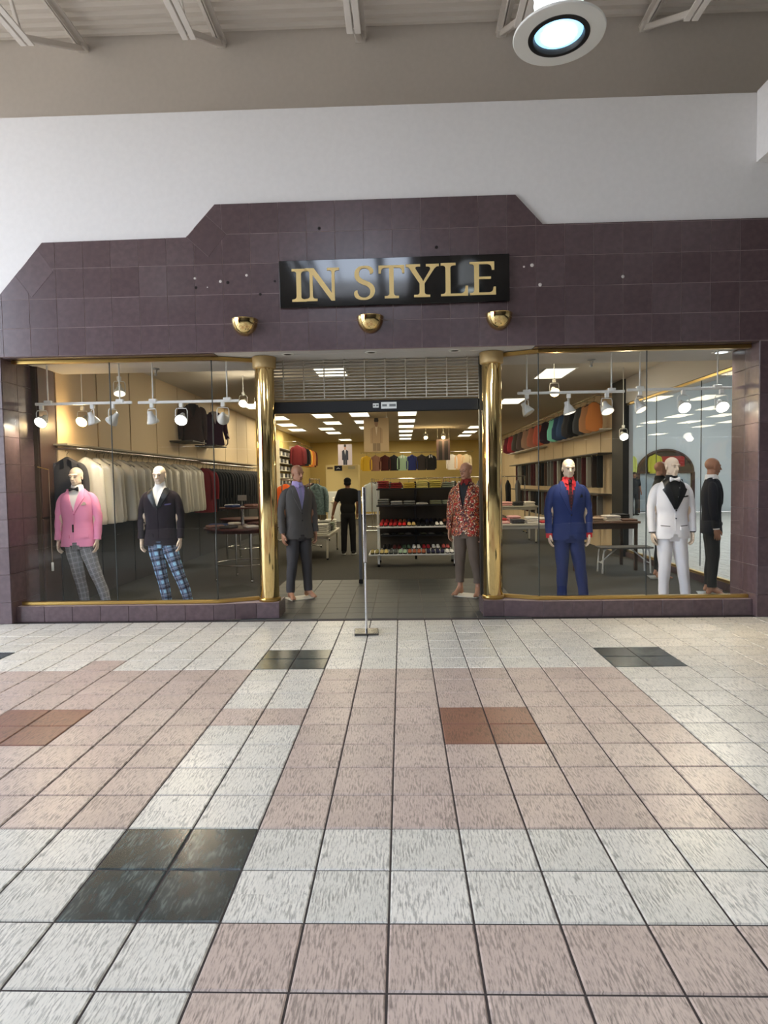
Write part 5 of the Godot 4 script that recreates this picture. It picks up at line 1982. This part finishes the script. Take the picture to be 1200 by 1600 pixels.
	for i in rc.size():
		garment("jacket", "rack_shirt", "%s shirt on the floor rack behind the denim jacket" % rc[i][0], "shirt", rc[i][1], Vector3(-2.42 - 0.05 * i, 1.79, -9.9 - i * 0.22), 0.15, "shirts on the denim rack", null, 1.0)
	floor_rack(Vector3(-3.4, 0, -11.5), 2.2, 0.0, "chrome floor rack with orange and white shirts behind the charcoal suit")
	for i in 8:
		var e = rc[(i * 3 + 1) % 7]
		garment("jacket", "rack_shirt", "%s shirt on the floor rack behind the charcoal suit" % e[0], "shirt", e[1], Vector3(-3.35, 1.79, -10.7 - i * 0.24), 0.2, "shirts on the rack behind the charcoal suit", null, 1.0)
	floor_rack(Vector3(-0.95, 0, -14.5), 1.8, 0.0, "chrome floor rack with grey trousers and dark prints near the aisle")
	var dk = [["pale grey", cloth(150, 156, 156)], ["dark printed", cloth(66, 54, 54)], ["black", cloth(26, 26, 30)], ["grey", cloth(96, 96, 98)], ["dark red", cloth(84, 32, 34)]]
	for i in 5:
		garment("coat", "rack_coat", "%s garment on the aisle floor rack" % dk[i][0], "garment", dk[i][1], Vector3(-0.98 + 0.05 * i, 1.79, -13.75 - i * 0.3), 0.1, "garments on the aisle rack", null, 1.0)
	floor_rack(Vector3(1.0, 0, -15.5), 3.2, PI / 2, "wide chrome floor rack of dark jackets behind the shoe display")
	for i in 9:
		var e = [["black", cloth(24, 24, 28)], ["brown", cloth(74, 54, 44)], ["olive", cloth(86, 84, 56)], ["grey", cloth(90, 90, 94)]][i % 4]
		garment("jacket", "rack_jacket", "%s jacket on the wide rack behind the shoe display" % e[0], "jacket", e[1], Vector3(-0.35 + i * 0.34, 1.79, -15.5), 1.25, "jackets behind the shoe display", null, 1.0)
	# low table of folded shirts inside the entrance
	low_table(Vector3(-2.02, 0, -7.1), Vector2(0.98, 2.2), 0.56, "low cream display table with white legs inside the entrance")
	var lc = [["white", cloth(226, 224, 214)], ["sage green", cloth(120, 132, 112)], ["black", cloth(30, 30, 32)], ["pale grey", cloth(176, 176, 170)]]
	for i in 3:
		for j in 5:
			var e = lc[(i * 2 + j * 3) % 4]
			stack("%s folded shirt in a pile on the low cream table" % e[0], e[1], Vector3(-2.34 + i * 0.31, 0.562, -6.2 - j * 0.42), 3 + (i + j) % 4, "shirts on the low cream table", 0.0, 0.27, 0.042)
	build_gondola()
	# man at the table, seen from behind
	man(Vector3(-1.21, 0, -7.1))
	# hats / small stock on the counter further back
	low_table(Vector3(-2.1, 0, -17.6), Vector2(1.4, 0.6), 0.95, "counter table near the white cabinet")
	for i in 5:
		var e = lc[i % 4]
		stack("%s folded shirt on the counter near the white cabinet" % e[0], e[1], Vector3(-2.62 + i * 0.28, 0.952, -17.6), 3, "shirts on the counter", 0.0, 0.25, 0.05)

func floor_rack(at: Vector3, l: float, turn: float, label):
	var t = thing("floor_rack", label, "rack", at, turn, "chrome floor racks")
	inst(tubem([Vector3(0, 1.812, -l / 2), Vector3(0, 1.812, l / 2)], 0.014, 8), "top_bar", M.chrome, t)
	for s in [-1, 1]:
		inst(tubem([Vector3(0, 0.06, s * l / 2), Vector3(0, 1.82, s * l / 2)], 0.016, 8), "upright", M.chrome, t)
		var f = inst(tubem([Vector3(-0.28, 0.05, s * l / 2), Vector3(0.28, 0.05, s * l / 2)], 0.016, 8), "foot_bar", M.chrome, t)
		for q in [-0.27, 0.27]:
			inst(lathem([Vector2(0, 0), Vector2(0.02, 0.005), Vector2(0.026, 0.025), Vector2(0, 0.05)], 10), "caster", M.rubber, f, Vector3(q, 0, s * l / 2))

func low_table(at: Vector3, s: Vector2, h: float, label):
	var t = thing("display_table", label, "table", at, 0, "display tables")
	var st = S()
	box(st, Vector3(0, h - 0.02, 0), Vector3(s.x, 0.04, s.y), 0.006)
	build(st, "tabletop", M.table_white, t)
	var s3 = S()
	for q in [-1, 1]:
		box(s3, Vector3(q * (s.x / 2 - 0.05), h - 0.07, 0), Vector3(0.025, 0.07, s.y - 0.1), 0.004)
		box(s3, Vector3(0, h - 0.07, q * (s.y / 2 - 0.05)), Vector3(s.x - 0.1, 0.07, 0.025), 0.004)
	build(s3, "apron", M.table_white, t)
	for a in [-1, 1]:
		for b in [-1, 1]:
			var p = Vector3(a * (s.x / 2 - 0.06), 0, b * (s.y / 2 - 0.06))
			var s2 = S()
			box(s2, p + Vector3(0, h / 2, 0), Vector3(0.045, h - 0.08, 0.045), 0.006)
			var leg = build(s2, "leg", M.table_white, t)
			inst(lathem([Vector2(0, 0), Vector2(0.02, 0.005), Vector2(0.026, 0.025), Vector2(0, 0.05)], 10), "caster", M.rubber, leg, p)

func build_gondola():
	# shoe and shirt display in the middle of the entrance view
	var g = thing("shelf_display", "white wheeled display shelves with shoes below and folded shirts above", "shelf", Vector3(0.35, 0, -5.3))
	# [height, front z, depth, half width]
	var sv = [[0.265, 0.55, 0.75, 0.96], [0.80, 0.34, 0.56, 0.80], [1.23, 0.25, 0.42, 0.80], [1.565, 0.22, 0.40, 0.80], [0.60, 0.02, 0.28, 0.74]]
	for e in sv:
		var st = S()
		box(st, Vector3(0, e[0] - 0.016, e[1] - e[2] / 2), Vector3(e[3] * 2, 0.032, e[2]), 0.005)
		build(st, "shelf_board", M.white_metal if e[0] < 0.9 and e[0] != 0.60 else M.black_metal, g)
	for x in [-0.79, 0.0, 0.79]:
		var st = S()
		box(st, Vector3(x, 0.88, -0.26), Vector3(0.05, 1.64, 0.05), 0.006)
		build(st, "upright", M.black_metal if x == 0.0 else M.white_metal, g)
	for x in [-0.76, 0.76]:
		var st = S()
		box(st, Vector3(x, 0.52, 0.252), Vector3(0.04, 0.56, 0.03), 0.005)
		build(st, "front_post", M.white_metal, g)
		for z in [0.46, -0.20]:
			var st2 = S()
			box(st2, Vector3(x, 0.15, z), Vector3(0.04, 0.20, 0.04), 0.004)
			var l = build(st2, "leg", M.white_metal, g)
			inst(lathem([Vector2(0, 0), Vector2(0.024, 0.006), Vector2(0.032, 0.03), Vector2(0.022, 0.055), Vector2(0, 0.06)], 12), "caster", M.rubber, l, Vector3(x, 0, z))
	var stb = S()
	box(stb, Vector3(0, 0.95, -0.28), Vector3(1.5, 1.3, 0.02), 0.003)
	build(stb, "back_panel", cloth(66, 60, 52), g)
	var o = Vector3(0.35, 0, -5.3)
	# top shelf: folded shirts in stacks
	var tops = [["red", cloth(120, 26, 28), 4], ["red", cloth(120, 26, 28), 3], ["mustard", cloth(196, 164, 60), 3], ["pale yellow", cloth(214, 200, 120), 4], ["yellow olive", cloth(186, 172, 80), 4], ["grey green", cloth(124, 130, 110), 3]]
	for i in 6:
		stack("%s folded shirt on the top shelf of the shoe display" % tops[i][0], tops[i][1], o + Vector3(-0.66 + i * 0.265, 1.566, 0.02), tops[i][2], "shirts on the top display shelf", 0.0, 0.24, 0.034)
	for i in 6:
		stack("%s folded shirt on the second shelf of the shoe display" % ["grey", "pale grey", "grey", "light", "olive", "grey green"][i], [cloth(120, 122, 118), cloth(160, 160, 156), cloth(120, 122, 118), cloth(176, 174, 168), cloth(110, 112, 86), cloth(124, 130, 110)][i], o + Vector3(-0.66 + i * 0.265, 1.231, 0.04), [3, 2, 2, 1, 2, 2][i], "shirts on the second display shelf", 0.0, 0.24, 0.036)
	for i in 9:
		folded("%s folded garment on the narrow shelf behind the lower shoes" % ["striped grey", "black", "olive"][i % 3], [cloth(140, 140, 136), cloth(36, 36, 38), cloth(96, 98, 76)][i % 3], o + Vector3(-0.62 + i * 0.155, 0.601, -0.11), 0.1, "garments on the narrow display shelf", 0.12, 0.03, 0.20)
	# shoes: upper row then lower rows, two by two
	var up = [["red", cloth(176, 24, 26)], ["red", cloth(176, 24, 26)], ["bright red", cloth(200, 30, 28)], ["cream and gold", cloth(206, 176, 110)], ["black", M.black_satin], ["black", M.black_satin], ["white", cloth(226, 222, 214)], ["black", M.black_satin]]
	for i in up.size():
		var e = up[i]
		for q in [-0.0445, 0.0445]:
			shoe("%s shoe on the upper shoe shelf of the display" % e[0], e[1], M.rubber, o + Vector3(-0.66 + i * 0.188 + q, 0.802, 0.195), 0.0, "%s shoes on the upper shoe shelf" % e[0])
	for i in 8:
		var e = [["red", cloth(176, 24, 26)], ["dark blue", cloth(34, 36, 66)], ["black", M.black_satin], ["tan", cloth(170, 110, 80)]][[0, 0, 3, 1, 2, 1, 2, 3][i]]
		for q in [-0.0445, 0.0445]:
			shoe("%s shoe in the back row of the upper shoe shelf" % e[0], e[1], M.rubber, o + Vector3(-0.64 + i * 0.183 + q, 0.842, -0.085), 0.0, "%s shoes in the upper back row" % e[0], 0.0)
	var wedge = thing("shoe_riser", "low dark riser under the back row of shoes on the upper shelf", "riser", o + Vector3(0, 0.80, -0.085))
	var sw = S()
	box(sw, Vector3(0, 0.021, 0), Vector3(1.5, 0.038, 0.12), 0.003)
	build(sw, "block", M.black_metal, wedge)
	var low = [["gold green", cloth(140, 130, 80)], ["gold", cloth(190, 170, 110)], ["grey", cloth(80, 84, 82)], ["mint", cloth(150, 176, 150)], ["brown orange", cloth(160, 90, 60)], ["brown orange", cloth(160, 90, 60)], ["navy", cloth(30, 28, 60)], ["navy", cloth(30, 28, 60)], ["white", cloth(230, 228, 222)], ["royal blue", cloth(50, 40, 120)]]
	for i in low.size():
		var e = low[i]
		for q in [-0.0445, 0.0445]:
			shoe("%s shoe in the front row of the bottom display shelf" % e[0], e[1], M.rubber, o + Vector3(-0.84 + i * 0.187 + q, 0.267, 0.41), 0.0, "%s shoes in the bottom front row" % e[0])
	for i in 7:
		var e = [["black", M.black_satin], ["maroon", cloth(90, 30, 30)], ["dark green", cloth(70, 96, 76)], ["white", cloth(230, 228, 222)], ["crimson", cloth(160, 24, 36)], ["white", cloth(230, 228, 222)], ["rose", cloth(190, 90, 84)], ["white", cloth(230, 228, 222)], ["crimson", cloth(160, 24, 36)], ["black", M.black_satin]][i]
		for q in [-0.0445, 0.0445]:
			shoe("%s shoe in the back row of the bottom display shelf" % e[0], e[1], M.rubber, o + Vector3(-0.60 + i * 0.2 + q, 0.327, 0.10), 0.0, "%s shoes in the bottom back row" % e[0], 0.0)
	var w2 = thing("shoe_riser", "low white riser under the back row of shoes on the bottom shelf", "riser", o + Vector3(0, 0.265, 0.10))
	var sw2 = S()
	box(sw2, Vector3(0, 0.031, 0), Vector3(1.44, 0.060, 0.22), 0.003)
	build(sw2, "block", M.white_metal, w2)

func man(at: Vector3):
	var t = thing("person", "person in black cap and black clothes seen from behind at the low table", "person", at, PI, "")
	# local +z is the way he faces (away from the street), so his left hand is at local +x, which is the left of the picture
	var arm = [["c", Vector3(0.19, 1.46, 0.0), Vector3(0.30, 1.20, 0.03), 0.055, 0.043], ["c", Vector3(0.30, 1.20, 0.03), Vector3(0.37, 0.95, 0.08), 0.041, 0.030], ["e", Vector3(0.385, 0.875, 0.09), Vector3(0.028, 0.055, 0.042)]]
	for i in 4:
		arm.append(["c", Vector3(0.392, 0.84, 0.06 + i * 0.021), Vector3(0.41, 0.785 + 0.008 * absf(i - 1.5), 0.058 + i * 0.023), 0.011, 0.009])
	arm.append(["c", Vector3(0.375, 0.88, 0.12), Vector3(0.385, 0.83, 0.145), 0.013, 0.010])
	var arm2 = [["c", Vector3(-0.19, 1.46, 0.0), Vector3(-0.24, 1.20, 0.0), 0.055, 0.043], ["c", Vector3(-0.24, 1.20, 0.0), Vector3(-0.21, 0.98, 0.12), 0.041, 0.030], ["e", Vector3(-0.20, 0.91, 0.15), Vector3(0.028, 0.055, 0.042)]]
	for i in 4:
		arm2.append(["c", Vector3(-0.20, 0.87, 0.12 + i * 0.021), Vector3(-0.19, 0.81 + 0.008 * absf(i - 1.5), 0.13 + i * 0.023), 0.011, 0.009])
	arm2.append(["c", Vector3(-0.19, 0.92, 0.18), Vector3(-0.175, 0.87, 0.20), 0.013, 0.010])
	var b = [["e", Vector3(0, 1.30, 0), Vector3(0.17, 0.22, 0.1)], ["e", Vector3(0, 1.0, 0), Vector3(0.155, 0.16, 0.1)], ["c", Vector3(0, 1.45, 0), Vector3(0, 1.60, 0.01), 0.06, 0.052],
		["e", Vector3(0, 1.69, 0.01), Vector3(0.075, 0.105, 0.09)], ["e", Vector3(0, 1.645, 0.045), Vector3(0.055, 0.07, 0.055)], ["c", Vector3(0, 1.67, 0.09), Vector3(0, 1.65, 0.108), 0.008, 0.011],
		["e", Vector3(0.077, 1.675, 0.0), Vector3(0.01, 0.03, 0.018)], ["e", Vector3(-0.077, 1.675, 0.0), Vector3(0.01, 0.03, 0.018)]]
	for s in [-1.0, 1.0]:
		b.append(["c", Vector3(s * 0.085, 0.92, 0), Vector3(s * 0.10, 0.50, 0.01), 0.08, 0.055])
		b.append(["c", Vector3(s * 0.10, 0.50, 0.01), Vector3(s * 0.11, 0.09, -0.02), 0.052, 0.036])
	b.append_array(arm)
	b.append_array(arm2)
	var st = S()
	put(st, nets(b, 0.010, 0.012))
	build(st, "body", M.skin, t)
	# t-shirt with short sleeves
	var c = [["e", Vector3(0, 1.34, 0), Vector3(0.195, 0.24, 0.125)], ["e", Vector3(0, 1.08, 0), Vector3(0.185, 0.20, 0.125)], ["c", Vector3(-0.12, 1.50, 0), Vector3(0.12, 1.50, 0), 0.065, 0.065],
		["c", Vector3(0.18, 1.475, 0.0), Vector3(0.255, 1.30, 0.02), 0.070, 0.066], ["c", Vector3(-0.18, 1.475, 0.0), Vector3(-0.225, 1.30, 0.0), 0.070, 0.066]]
	var s2 = S()
	put(s2, nets(c, 0.012, 0.03))
	build(s2, "t_shirt", cloth(22, 22, 24), t)
	var d = [["e", Vector3(0, 0.94, 0), Vector3(0.172, 0.13, 0.118)]]
	for s in [-1.0, 1.0]:
		d.append(["c", Vector3(s * 0.085, 0.90, 0), Vector3(s * 0.102, 0.50, 0.01), 0.092, 0.075])
		d.append(["c", Vector3(s * 0.102, 0.50, 0.01), Vector3(s * 0.112, 0.10, -0.01), 0.075, 0.066])
	var s3 = S()
	put(s3, nets(d, 0.013, 0.02))
	build(s3, "trousers", cloth(24, 24, 28), t)
	var s4 = S()
	put(s4, nets([["e", Vector3(0, 1.745, 0.0), Vector3(0.088, 0.075, 0.102)], ["e", Vector3(0, 1.685, -0.03), Vector3(0.080, 0.06, 0.078)], ["c", Vector3(-0.04, 1.735, 0.10), Vector3(0.04, 1.735, 0.10), 0.014, 0.014]], 0.009, 0.012))
	build(s4, "cap", cloth(18, 18, 20), t)
	for s in [-1.0, 1.0]:
		var s5 = S()
		put(s5, nets([["c", Vector3(s * 0.115, 0.055, -0.06), Vector3(s * 0.13, 0.045, 0.13), 0.045, 0.036]], 0.010, 0.01, 0.014))
		var sh = build(s5, "shoe", cloth(30, 30, 32), t)
		var s6 = S()
		put(s6, nets([["c", Vector3(s * 0.115, 0.03, -0.06), Vector3(s * 0.13, 0.026, 0.13), 0.050, 0.042]], 0.010, 0.01, 0.002).duplicate(), Transform3D(Basis.IDENTITY.scaled(Vector3(1, 0.42, 1)), Vector3.ZERO))
		build(s6, "sole", cloth(206, 204, 198), sh)

# ------------------------------------------------------------------ right side of the shop
func build_right_side():
	# vests and waistcoats on the high rail along the right wall
	rail(Vector3(4.55, 3.60, -6.9), Vector3(4.55, 3.60, -20.6), "high wall rail carrying the waistcoats", RX)
	var v = [["orange", cloth(222, 140, 72)], ["tan orange", cloth(214, 160, 110)], ["grey", cloth(88, 92, 98)], ["black", cloth(26, 24, 28)], ["charcoal", cloth(54, 52, 56)], ["steel blue", cloth(40, 66, 104)], ["petrol blue", cloth(36, 58, 92)], ["mint", cloth(128, 214, 194)], ["dark plum", cloth(48, 24, 38)], ["coral", cloth(236, 118, 92)],
		["salmon", cloth(232, 150, 124)], ["pale peach", cloth(222, 184, 160)], ["dusty mauve", cloth(130, 112, 112)], ["brown grey", cloth(96, 86, 80)], ["crimson", cloth(150, 34, 48)], ["wine", cloth(110, 26, 44)]]
	for i in v.size():
		var z = -7.1 - (i * 0.55 if i < 7 else 3.85 + (i - 7) * 1.0)
		garment("vest", "waistcoat", "%s waistcoat hanging on the high wall rail" % v[i][0], "waistcoat", v[i][1], Vector3(4.55, 3.578, z), -0.15, "waistcoats on the high right rail", null, 1.08)
	# ledges of the wall system under the waistcoats
	for e in [[2.84, -7.0, -12.2, "white ledge on the panel wall under the near waistcoats"], [2.80, -13.5, -19.6, "white ledge on the panel wall under the far waistcoats"]]:
		top_box("wall_ledge", M.white_metal, Vector3(0.30, 0.03, e[1] - e[2]), e[3], "ledge", Vector3(4.80, e[0], (e[1] + e[2]) / 2), "right wall ledges")
	# trousers hung from two wall racks
	for k in 2:
		var y = 2.28 if k == 0 else 1.32
		top_box("trouser_rack", mat("shelf_dark", rgb(60, 52, 44), 0.5), Vector3(0.36, 0.035, 11.9), "dark %s rack board for hanging trousers below the waistcoats" % ["upper", "lower"][k], "rack", Vector3(4.77, y, -12.9), "trouser racks")
		var tc = [["black", cloth(28, 28, 30)], ["brown", cloth(84, 62, 48)], ["grey", cloth(120, 120, 120)], ["maroon", cloth(90, 34, 40)], ["pale grey", cloth(176, 176, 172)], ["dark brown", cloth(54, 42, 36)]]
		for i in 26:
			var e = tc[(i * 5 + k * 2 + i / 6) % 6]
			var t = thing("hanging_trousers", "%s trousers hanging from the %s rack below the waistcoats" % [e[0], ["upper", "lower"][k]], "trousers", Vector3(4.74, y - 0.018, -7.3 - i * 0.42), 0.35, "trousers on the %s right rack" % ["upper", "lower"][k])
			if not G.has("trousers"):
				var st = S()
				box(st, Vector3(0, -0.40, 0.02), Vector3(0.16, 0.76, 0.022), 0.008)
				box(st, Vector3(0.006, -0.39, -0.012), Vector3(0.15, 0.72, 0.022), 0.008)
				var s2 = S()
				box(s2, Vector3(0, -0.012, 0), Vector3(0.15, 0.024, 0.03), 0.004)
				G["trousers"] = [done(st), done(s2)]
			inst(G["trousers"][0], "legs", e[1], t)
			inst(G["trousers"][1], "clip", M.chrome, t)
	# brown table with folded shirts by the side window
	var t = thing("wooden_table", "brown wooden table with folded shirts near the side window", "table", Vector3(3.80, 0, -4.35))
	var st = S()
	box(st, Vector3(0, 0.89, 0), Vector3(1.25, 0.04, 0.9), 0.006)
	build(st, "tabletop", M.wood_brown, t)
	var sa = S()
	for s in [-1, 1]:
		box(sa, Vector3(0, 0.82, s * 0.40), Vector3(1.15, 0.10, 0.025), 0.004)
		box(sa, Vector3(s * 0.58, 0.82, 0), Vector3(0.025, 0.10, 0.80), 0.004)
	build(sa, "apron", cloth(70, 48, 34), t)
	for a in [-1, 1]:
		for b in [-1, 1]:
			var s2 = S()
			box(s2, Vector3(a * 0.56, 0.435, b * 0.38), Vector3(0.055, 0.87, 0.055), 0.006)
			build(s2, "leg", cloth(70, 48, 34), t)
	var fc = [["black", cloth(40, 36, 34)], ["tan", cloth(176, 150, 124)], ["white", cloth(220, 212, 200)], ["brown", cloth(110, 80, 62)]]
	for i in 4:
		for j in 2:
			stack("%s folded shirt on the brown wooden table" % fc[(i + j) % 4][0], fc[(i + j) % 4][1], Vector3(3.34 + i * 0.31, 0.911, -4.14 - j * 0.42), 1 + (i + j * 2) % 3, "shirts on the brown table", 0.0, 0.27, 0.03)
	# white tube-framed bench in front of it
	var bn = thing("folding_bench", "low bench with a grey top and white tubular folding legs", "bench", Vector3(4.02, 0, -3.62))
	var sb = S()
	box(sb, Vector3(0.0, 0.47, 0), Vector3(0.92, 0.03, 0.36), 0.006)
	build(sb, "seat", cloth(96, 92, 86), bn)
	for s in [-1, 1]:
		for z in [-0.14, 0.14]:
			inst(tubem(spline([Vector3(s * 0.40, 0.44, z), Vector3(s * 0.36, 0.45, z), Vector3(s * 0.40, 0.38, z), Vector3(s * 0.42, 0.02, z)], 4), 0.015, 8), "leg", M.white_metal, bn)
		inst(tubem([Vector3(s * 0.41, 0.20, -0.14), Vector3(s * 0.41, 0.20, 0.14)], 0.012, 8), "cross_bar", M.white_metal, bn)
		inst(tubem([Vector3(s * 0.41, 0.20, 0.0), Vector3(s * 0.12, 0.45, 0.0)], 0.012, 8), "brace", M.white_metal, bn)
	# tables in the middle right
	low_table(Vector3(2.75, 0, -5.6), Vector2(1.5, 0.9), 0.80, "cream display table behind the navy suit")
	var mc = [["pink", cloth(226, 170, 166)], ["red", cloth(180, 44, 48)], ["white", cloth(226, 220, 210)], ["dark", cloth(50, 46, 46)]]
	for i in 5:
		for j in 2:
			var e = mc[(i * 3 + j) % 4]
			stack("%s folded shirt on the cream table behind the navy suit" % e[0], e[1], Vector3(2.16 + i * 0.29, 0.802, -5.38 - j * 0.42), 1 + (i + j) % 3, "shirts on the cream table", 0.0, 0.26, 0.04)
	low_table(Vector3(2.9, 0, -9.6), Vector2(1.6, 1.0), 1.0, "tall cream table further back behind the navy suit")
	for i in 5:
		var e = mc[(i * 3 + 2) % 4]
		stack("%s folded shirt on the tall cream table" % e[0], e[1], Vector3(2.3 + i * 0.3, 1.002, -9.4), 2, "shirts on the tall cream table", 0.0, 0.27, 0.05)
	floor_rack(Vector3(2.7, 0, -12.5), 2.6, PI / 2, "chrome floor rack of shirts behind the tall cream table")
	for i in 8:
		var e = [["red", cloth(150, 34, 40)], ["white", cloth(220, 214, 206)], ["black", cloth(30, 28, 30)], ["grey", cloth(110, 110, 112)]][i % 4]
		garment("jacket", "rack_shirt", "%s shirt on the rack behind the tall cream table" % e[0], "shirt", e[1], Vector3(1.6 + i * 0.31, 1.79, -12.5), 1.25, "shirts behind the tall cream table", null, 1.0)

# ------------------------------------------------------------------ court beyond the side window
func build_side_court():
	slab("wall_court", mat("court_wall", rgb(224, 228, 228), 0.7), Vector3(5.3, 0, -23.2), Vector3(22, 7.9, -23.0))
	slab("ceiling_court", mat("court_ceiling", rgb(226, 230, 232), 0.8), Vector3(5.3, 6.4, -23.0), Vector3(22, 6.55, -1.2))
	# arched shop front opposite
	var ar = thing("arched_shopfront", "dark arched shop front at the far end of the court seen through the side window", "shop front", Vector3(12.75, 0, -22.85))
	var pts = []
	for i in 25:
		var a = PI * i / 24
		pts.append(Vector3(-1.3 * cos(a), 1.95 + 1.05 * sin(a), 0))
	inst(tubem(pts, 0.07, 8), "arch", mat("arch", rgb(66, 40, 34), 0.5), ar)
	for x in [-1.3, 1.3]:
		var st = S()
		box(st, Vector3(x, 0.97, 0), Vector3(0.14, 1.95, 0.16), 0.01)
		build(st, "post", mat("arch", rgb(66, 40, 34), 0.5), ar)
	var st1 = S()
	box(st1, Vector3(0, 1.95, 0), Vector3(2.6, 0.12, 0.12), 0.01)
	build(st1, "beam", mat("arch", rgb(66, 40, 34), 0.5), ar)
	var fan = [Vector2(-1.25, 2.0)]
	for i in 25:
		var a = PI - PI * i / 24
		fan.append(Vector2(1.25 * cos(a), 2.0 + 0.98 * sin(a)))
	var st2 = S()
	prism(st2, fan.slice(1), -0.04, -0.02)
	build(st2, "fan_panel", cloth(60, 52, 48), ar)
	var s3 = S()
	box(s3, Vector3(0.35, 2.45, 0.0), Vector3(1.1, 0.5, 0.06), 0.02)
	build(s3, "red_awning", cloth(170, 50, 46), ar)
	var s4 = S()
	box(s4, Vector3(0, 0.97, -0.06), Vector3(2.4, 1.8, 0.04), 0.004)
	build(s4, "display", cloth(170, 180, 184), ar)
	for e in [[-0.55, 196, 190, 60], [-1.75, 214, 220, 120]]:
		inst(garment_mesh("jacket")[0], "display_shirt", cloth(e[1], e[2], e[3]), ar, Vector3(e[0], 2.8, 0.12), Basis.IDENTITY.scaled(Vector3.ONE * 1.2))
	# walker in dark clothes
	walker(Vector3(10.55, 0, -20.9))
	# hall lamps of the court
	for e in [[9.5, -6.0], [13.5, -9.0], [9.5, -13.0], [14.0, -17.5]]:
		var t = thing("court_lamp", "wide lit ceiling panel over the court beyond the side window", "ceiling light", Vector3(e[0], 6.4, e[1]), 0, "court ceiling panels")
		var st = S()
		box(st, Vector3(0, -0.01, 0), Vector3(2.4, 0.02, 0.5), 0.004)
		build(st, "diffuser", glow("court_diffuser", Color(0.92, 0.98, 1.0), 4.0), t)
		var sf = S()
		for s in [-1, 1]:
			box(sf, Vector3(0, -0.012, s * 0.27), Vector3(2.5, 0.03, 0.04), 0.004)
			box(sf, Vector3(s * 1.23, -0.012, 0), Vector3(0.04, 0.03, 0.5), 0.004)
		build(sf, "frame", M.white_metal, t)
		var l = AreaLight3D.new()
		l.name = "panel_light"
		l.area_size = Vector2(2.4, 0.5)
		l.light_energy = COURT
		l.light_color = Color(0.93, 0.98, 1.0)
		l.area_range = 40
		l.shadow_enabled = true
		l.rotation.x = -PI / 2
		l.position.y = -0.03
		t.add_child(l)

const COURT := 24.0

func walker(at: Vector3):
	var t = thing("person", "person in dark shirt and trousers walking in the court beyond the side window", "person", at, 0.2, "")
	var b = [["e", Vector3(0, 1.42, 0), Vector3(0.17, 0.24, 0.1)], ["e", Vector3(0, 1.08, 0), Vector3(0.155, 0.18, 0.1)], ["c", Vector3(0, 1.58, 0), Vector3(0, 1.74, 0.01), 0.062, 0.055],
		["e", Vector3(0, 1.835, 0.0), Vector3(0.08, 0.11, 0.095)], ["e", Vector3(0, 1.785, 0.04), Vector3(0.06, 0.075, 0.06)], ["c", Vector3(0, 1.82, 0.09), Vector3(0, 1.80, 0.11), 0.009, 0.012]]
	for s in [-1.0, 1.0]:
		b.append(["c", Vector3(s * 0.2, 1.60, 0.0), Vector3(s * 0.29, 1.32, -0.02), 0.058, 0.046])
		b.append(["c", Vector3(s * 0.29, 1.32, -0.02), Vector3(s * 0.25, 1.08, 0.12), 0.044, 0.033])
		b.append(["e", Vector3(s * 0.245, 1.02, 0.16), Vector3(0.03, 0.055, 0.045)])
		for i in 4:
			b.append(["c", Vector3(s * 0.245, 0.99, 0.13 + i * 0.022), Vector3(s * 0.235, 0.925, 0.14 + i * 0.024), 0.012, 0.010])
		b.append(["c", Vector3(s * 0.235, 1.02, 0.19), Vector3(s * 0.22, 0.97, 0.215), 0.014, 0.011])
		b.append(["c", Vector3(s * 0.09, 1.0, 0), Vector3(s * 0.12, 0.54, 0.03 * s), 0.085, 0.058])
		b.append(["c", Vector3(s * 0.12, 0.54, 0.03 * s), Vector3(s * 0.13, 0.10, -0.06 * s), 0.055, 0.038])
	var st = S()
	put(st, nets(b, 0.014, 0.014))
	build(st, "body", M.skin, t)
	var c = [["e", Vector3(0, 1.44, 0), Vector3(0.205, 0.26, 0.13)], ["e", Vector3(0, 1.16, 0), Vector3(0.195, 0.20, 0.13)], ["c", Vector3(-0.14, 1.63, 0), Vector3(0.14, 1.63, 0), 0.07, 0.07],
		["c", Vector3(0.2, 1.61, 0.0), Vector3(0.27, 1.38, -0.015), 0.074, 0.066], ["c", Vector3(-0.2, 1.61, 0.0), Vector3(-0.27, 1.38, -0.015), 0.074, 0.066]]
	var s2 = S()
	put(s2, nets(c, 0.016, 0.03))
	build(s2, "shirt", cloth(30, 32, 36), t)
	var d = [["e", Vector3(0, 1.02, 0), Vector3(0.185, 0.14, 0.125)]]
	for s in [-1.0, 1.0]:
		d.append(["c", Vector3(s * 0.09, 0.98, 0), Vector3(s * 0.122, 0.54, 0.03 * s), 0.10, 0.082])
		d.append(["c", Vector3(s * 0.122, 0.54, 0.03 * s), Vector3(s * 0.132, 0.10, -0.06 * s), 0.080, 0.072])
	var s3 = S()
	put(s3, nets(d, 0.016, 0.02))
	build(s3, "trousers", cloth(34, 34, 40), t)
	var s4 = S()
	put(s4, nets([["e", Vector3(0, 1.875, -0.012), Vector3(0.09, 0.085, 0.10)]], 0.012, 0.012))
	build(s4, "hair", cloth(22, 18, 16), t)
	for s in [-1.0, 1.0]:
		var s5 = S()
		put(s5, nets([["c", Vector3(s * 0.13, 0.05, -0.06 * s - 0.05), Vector3(s * 0.15, 0.042, -0.06 * s + 0.15), 0.048, 0.038]], 0.012, 0.01, 0.002))
		build(s5, "shoe", cloth(26, 26, 28), t)
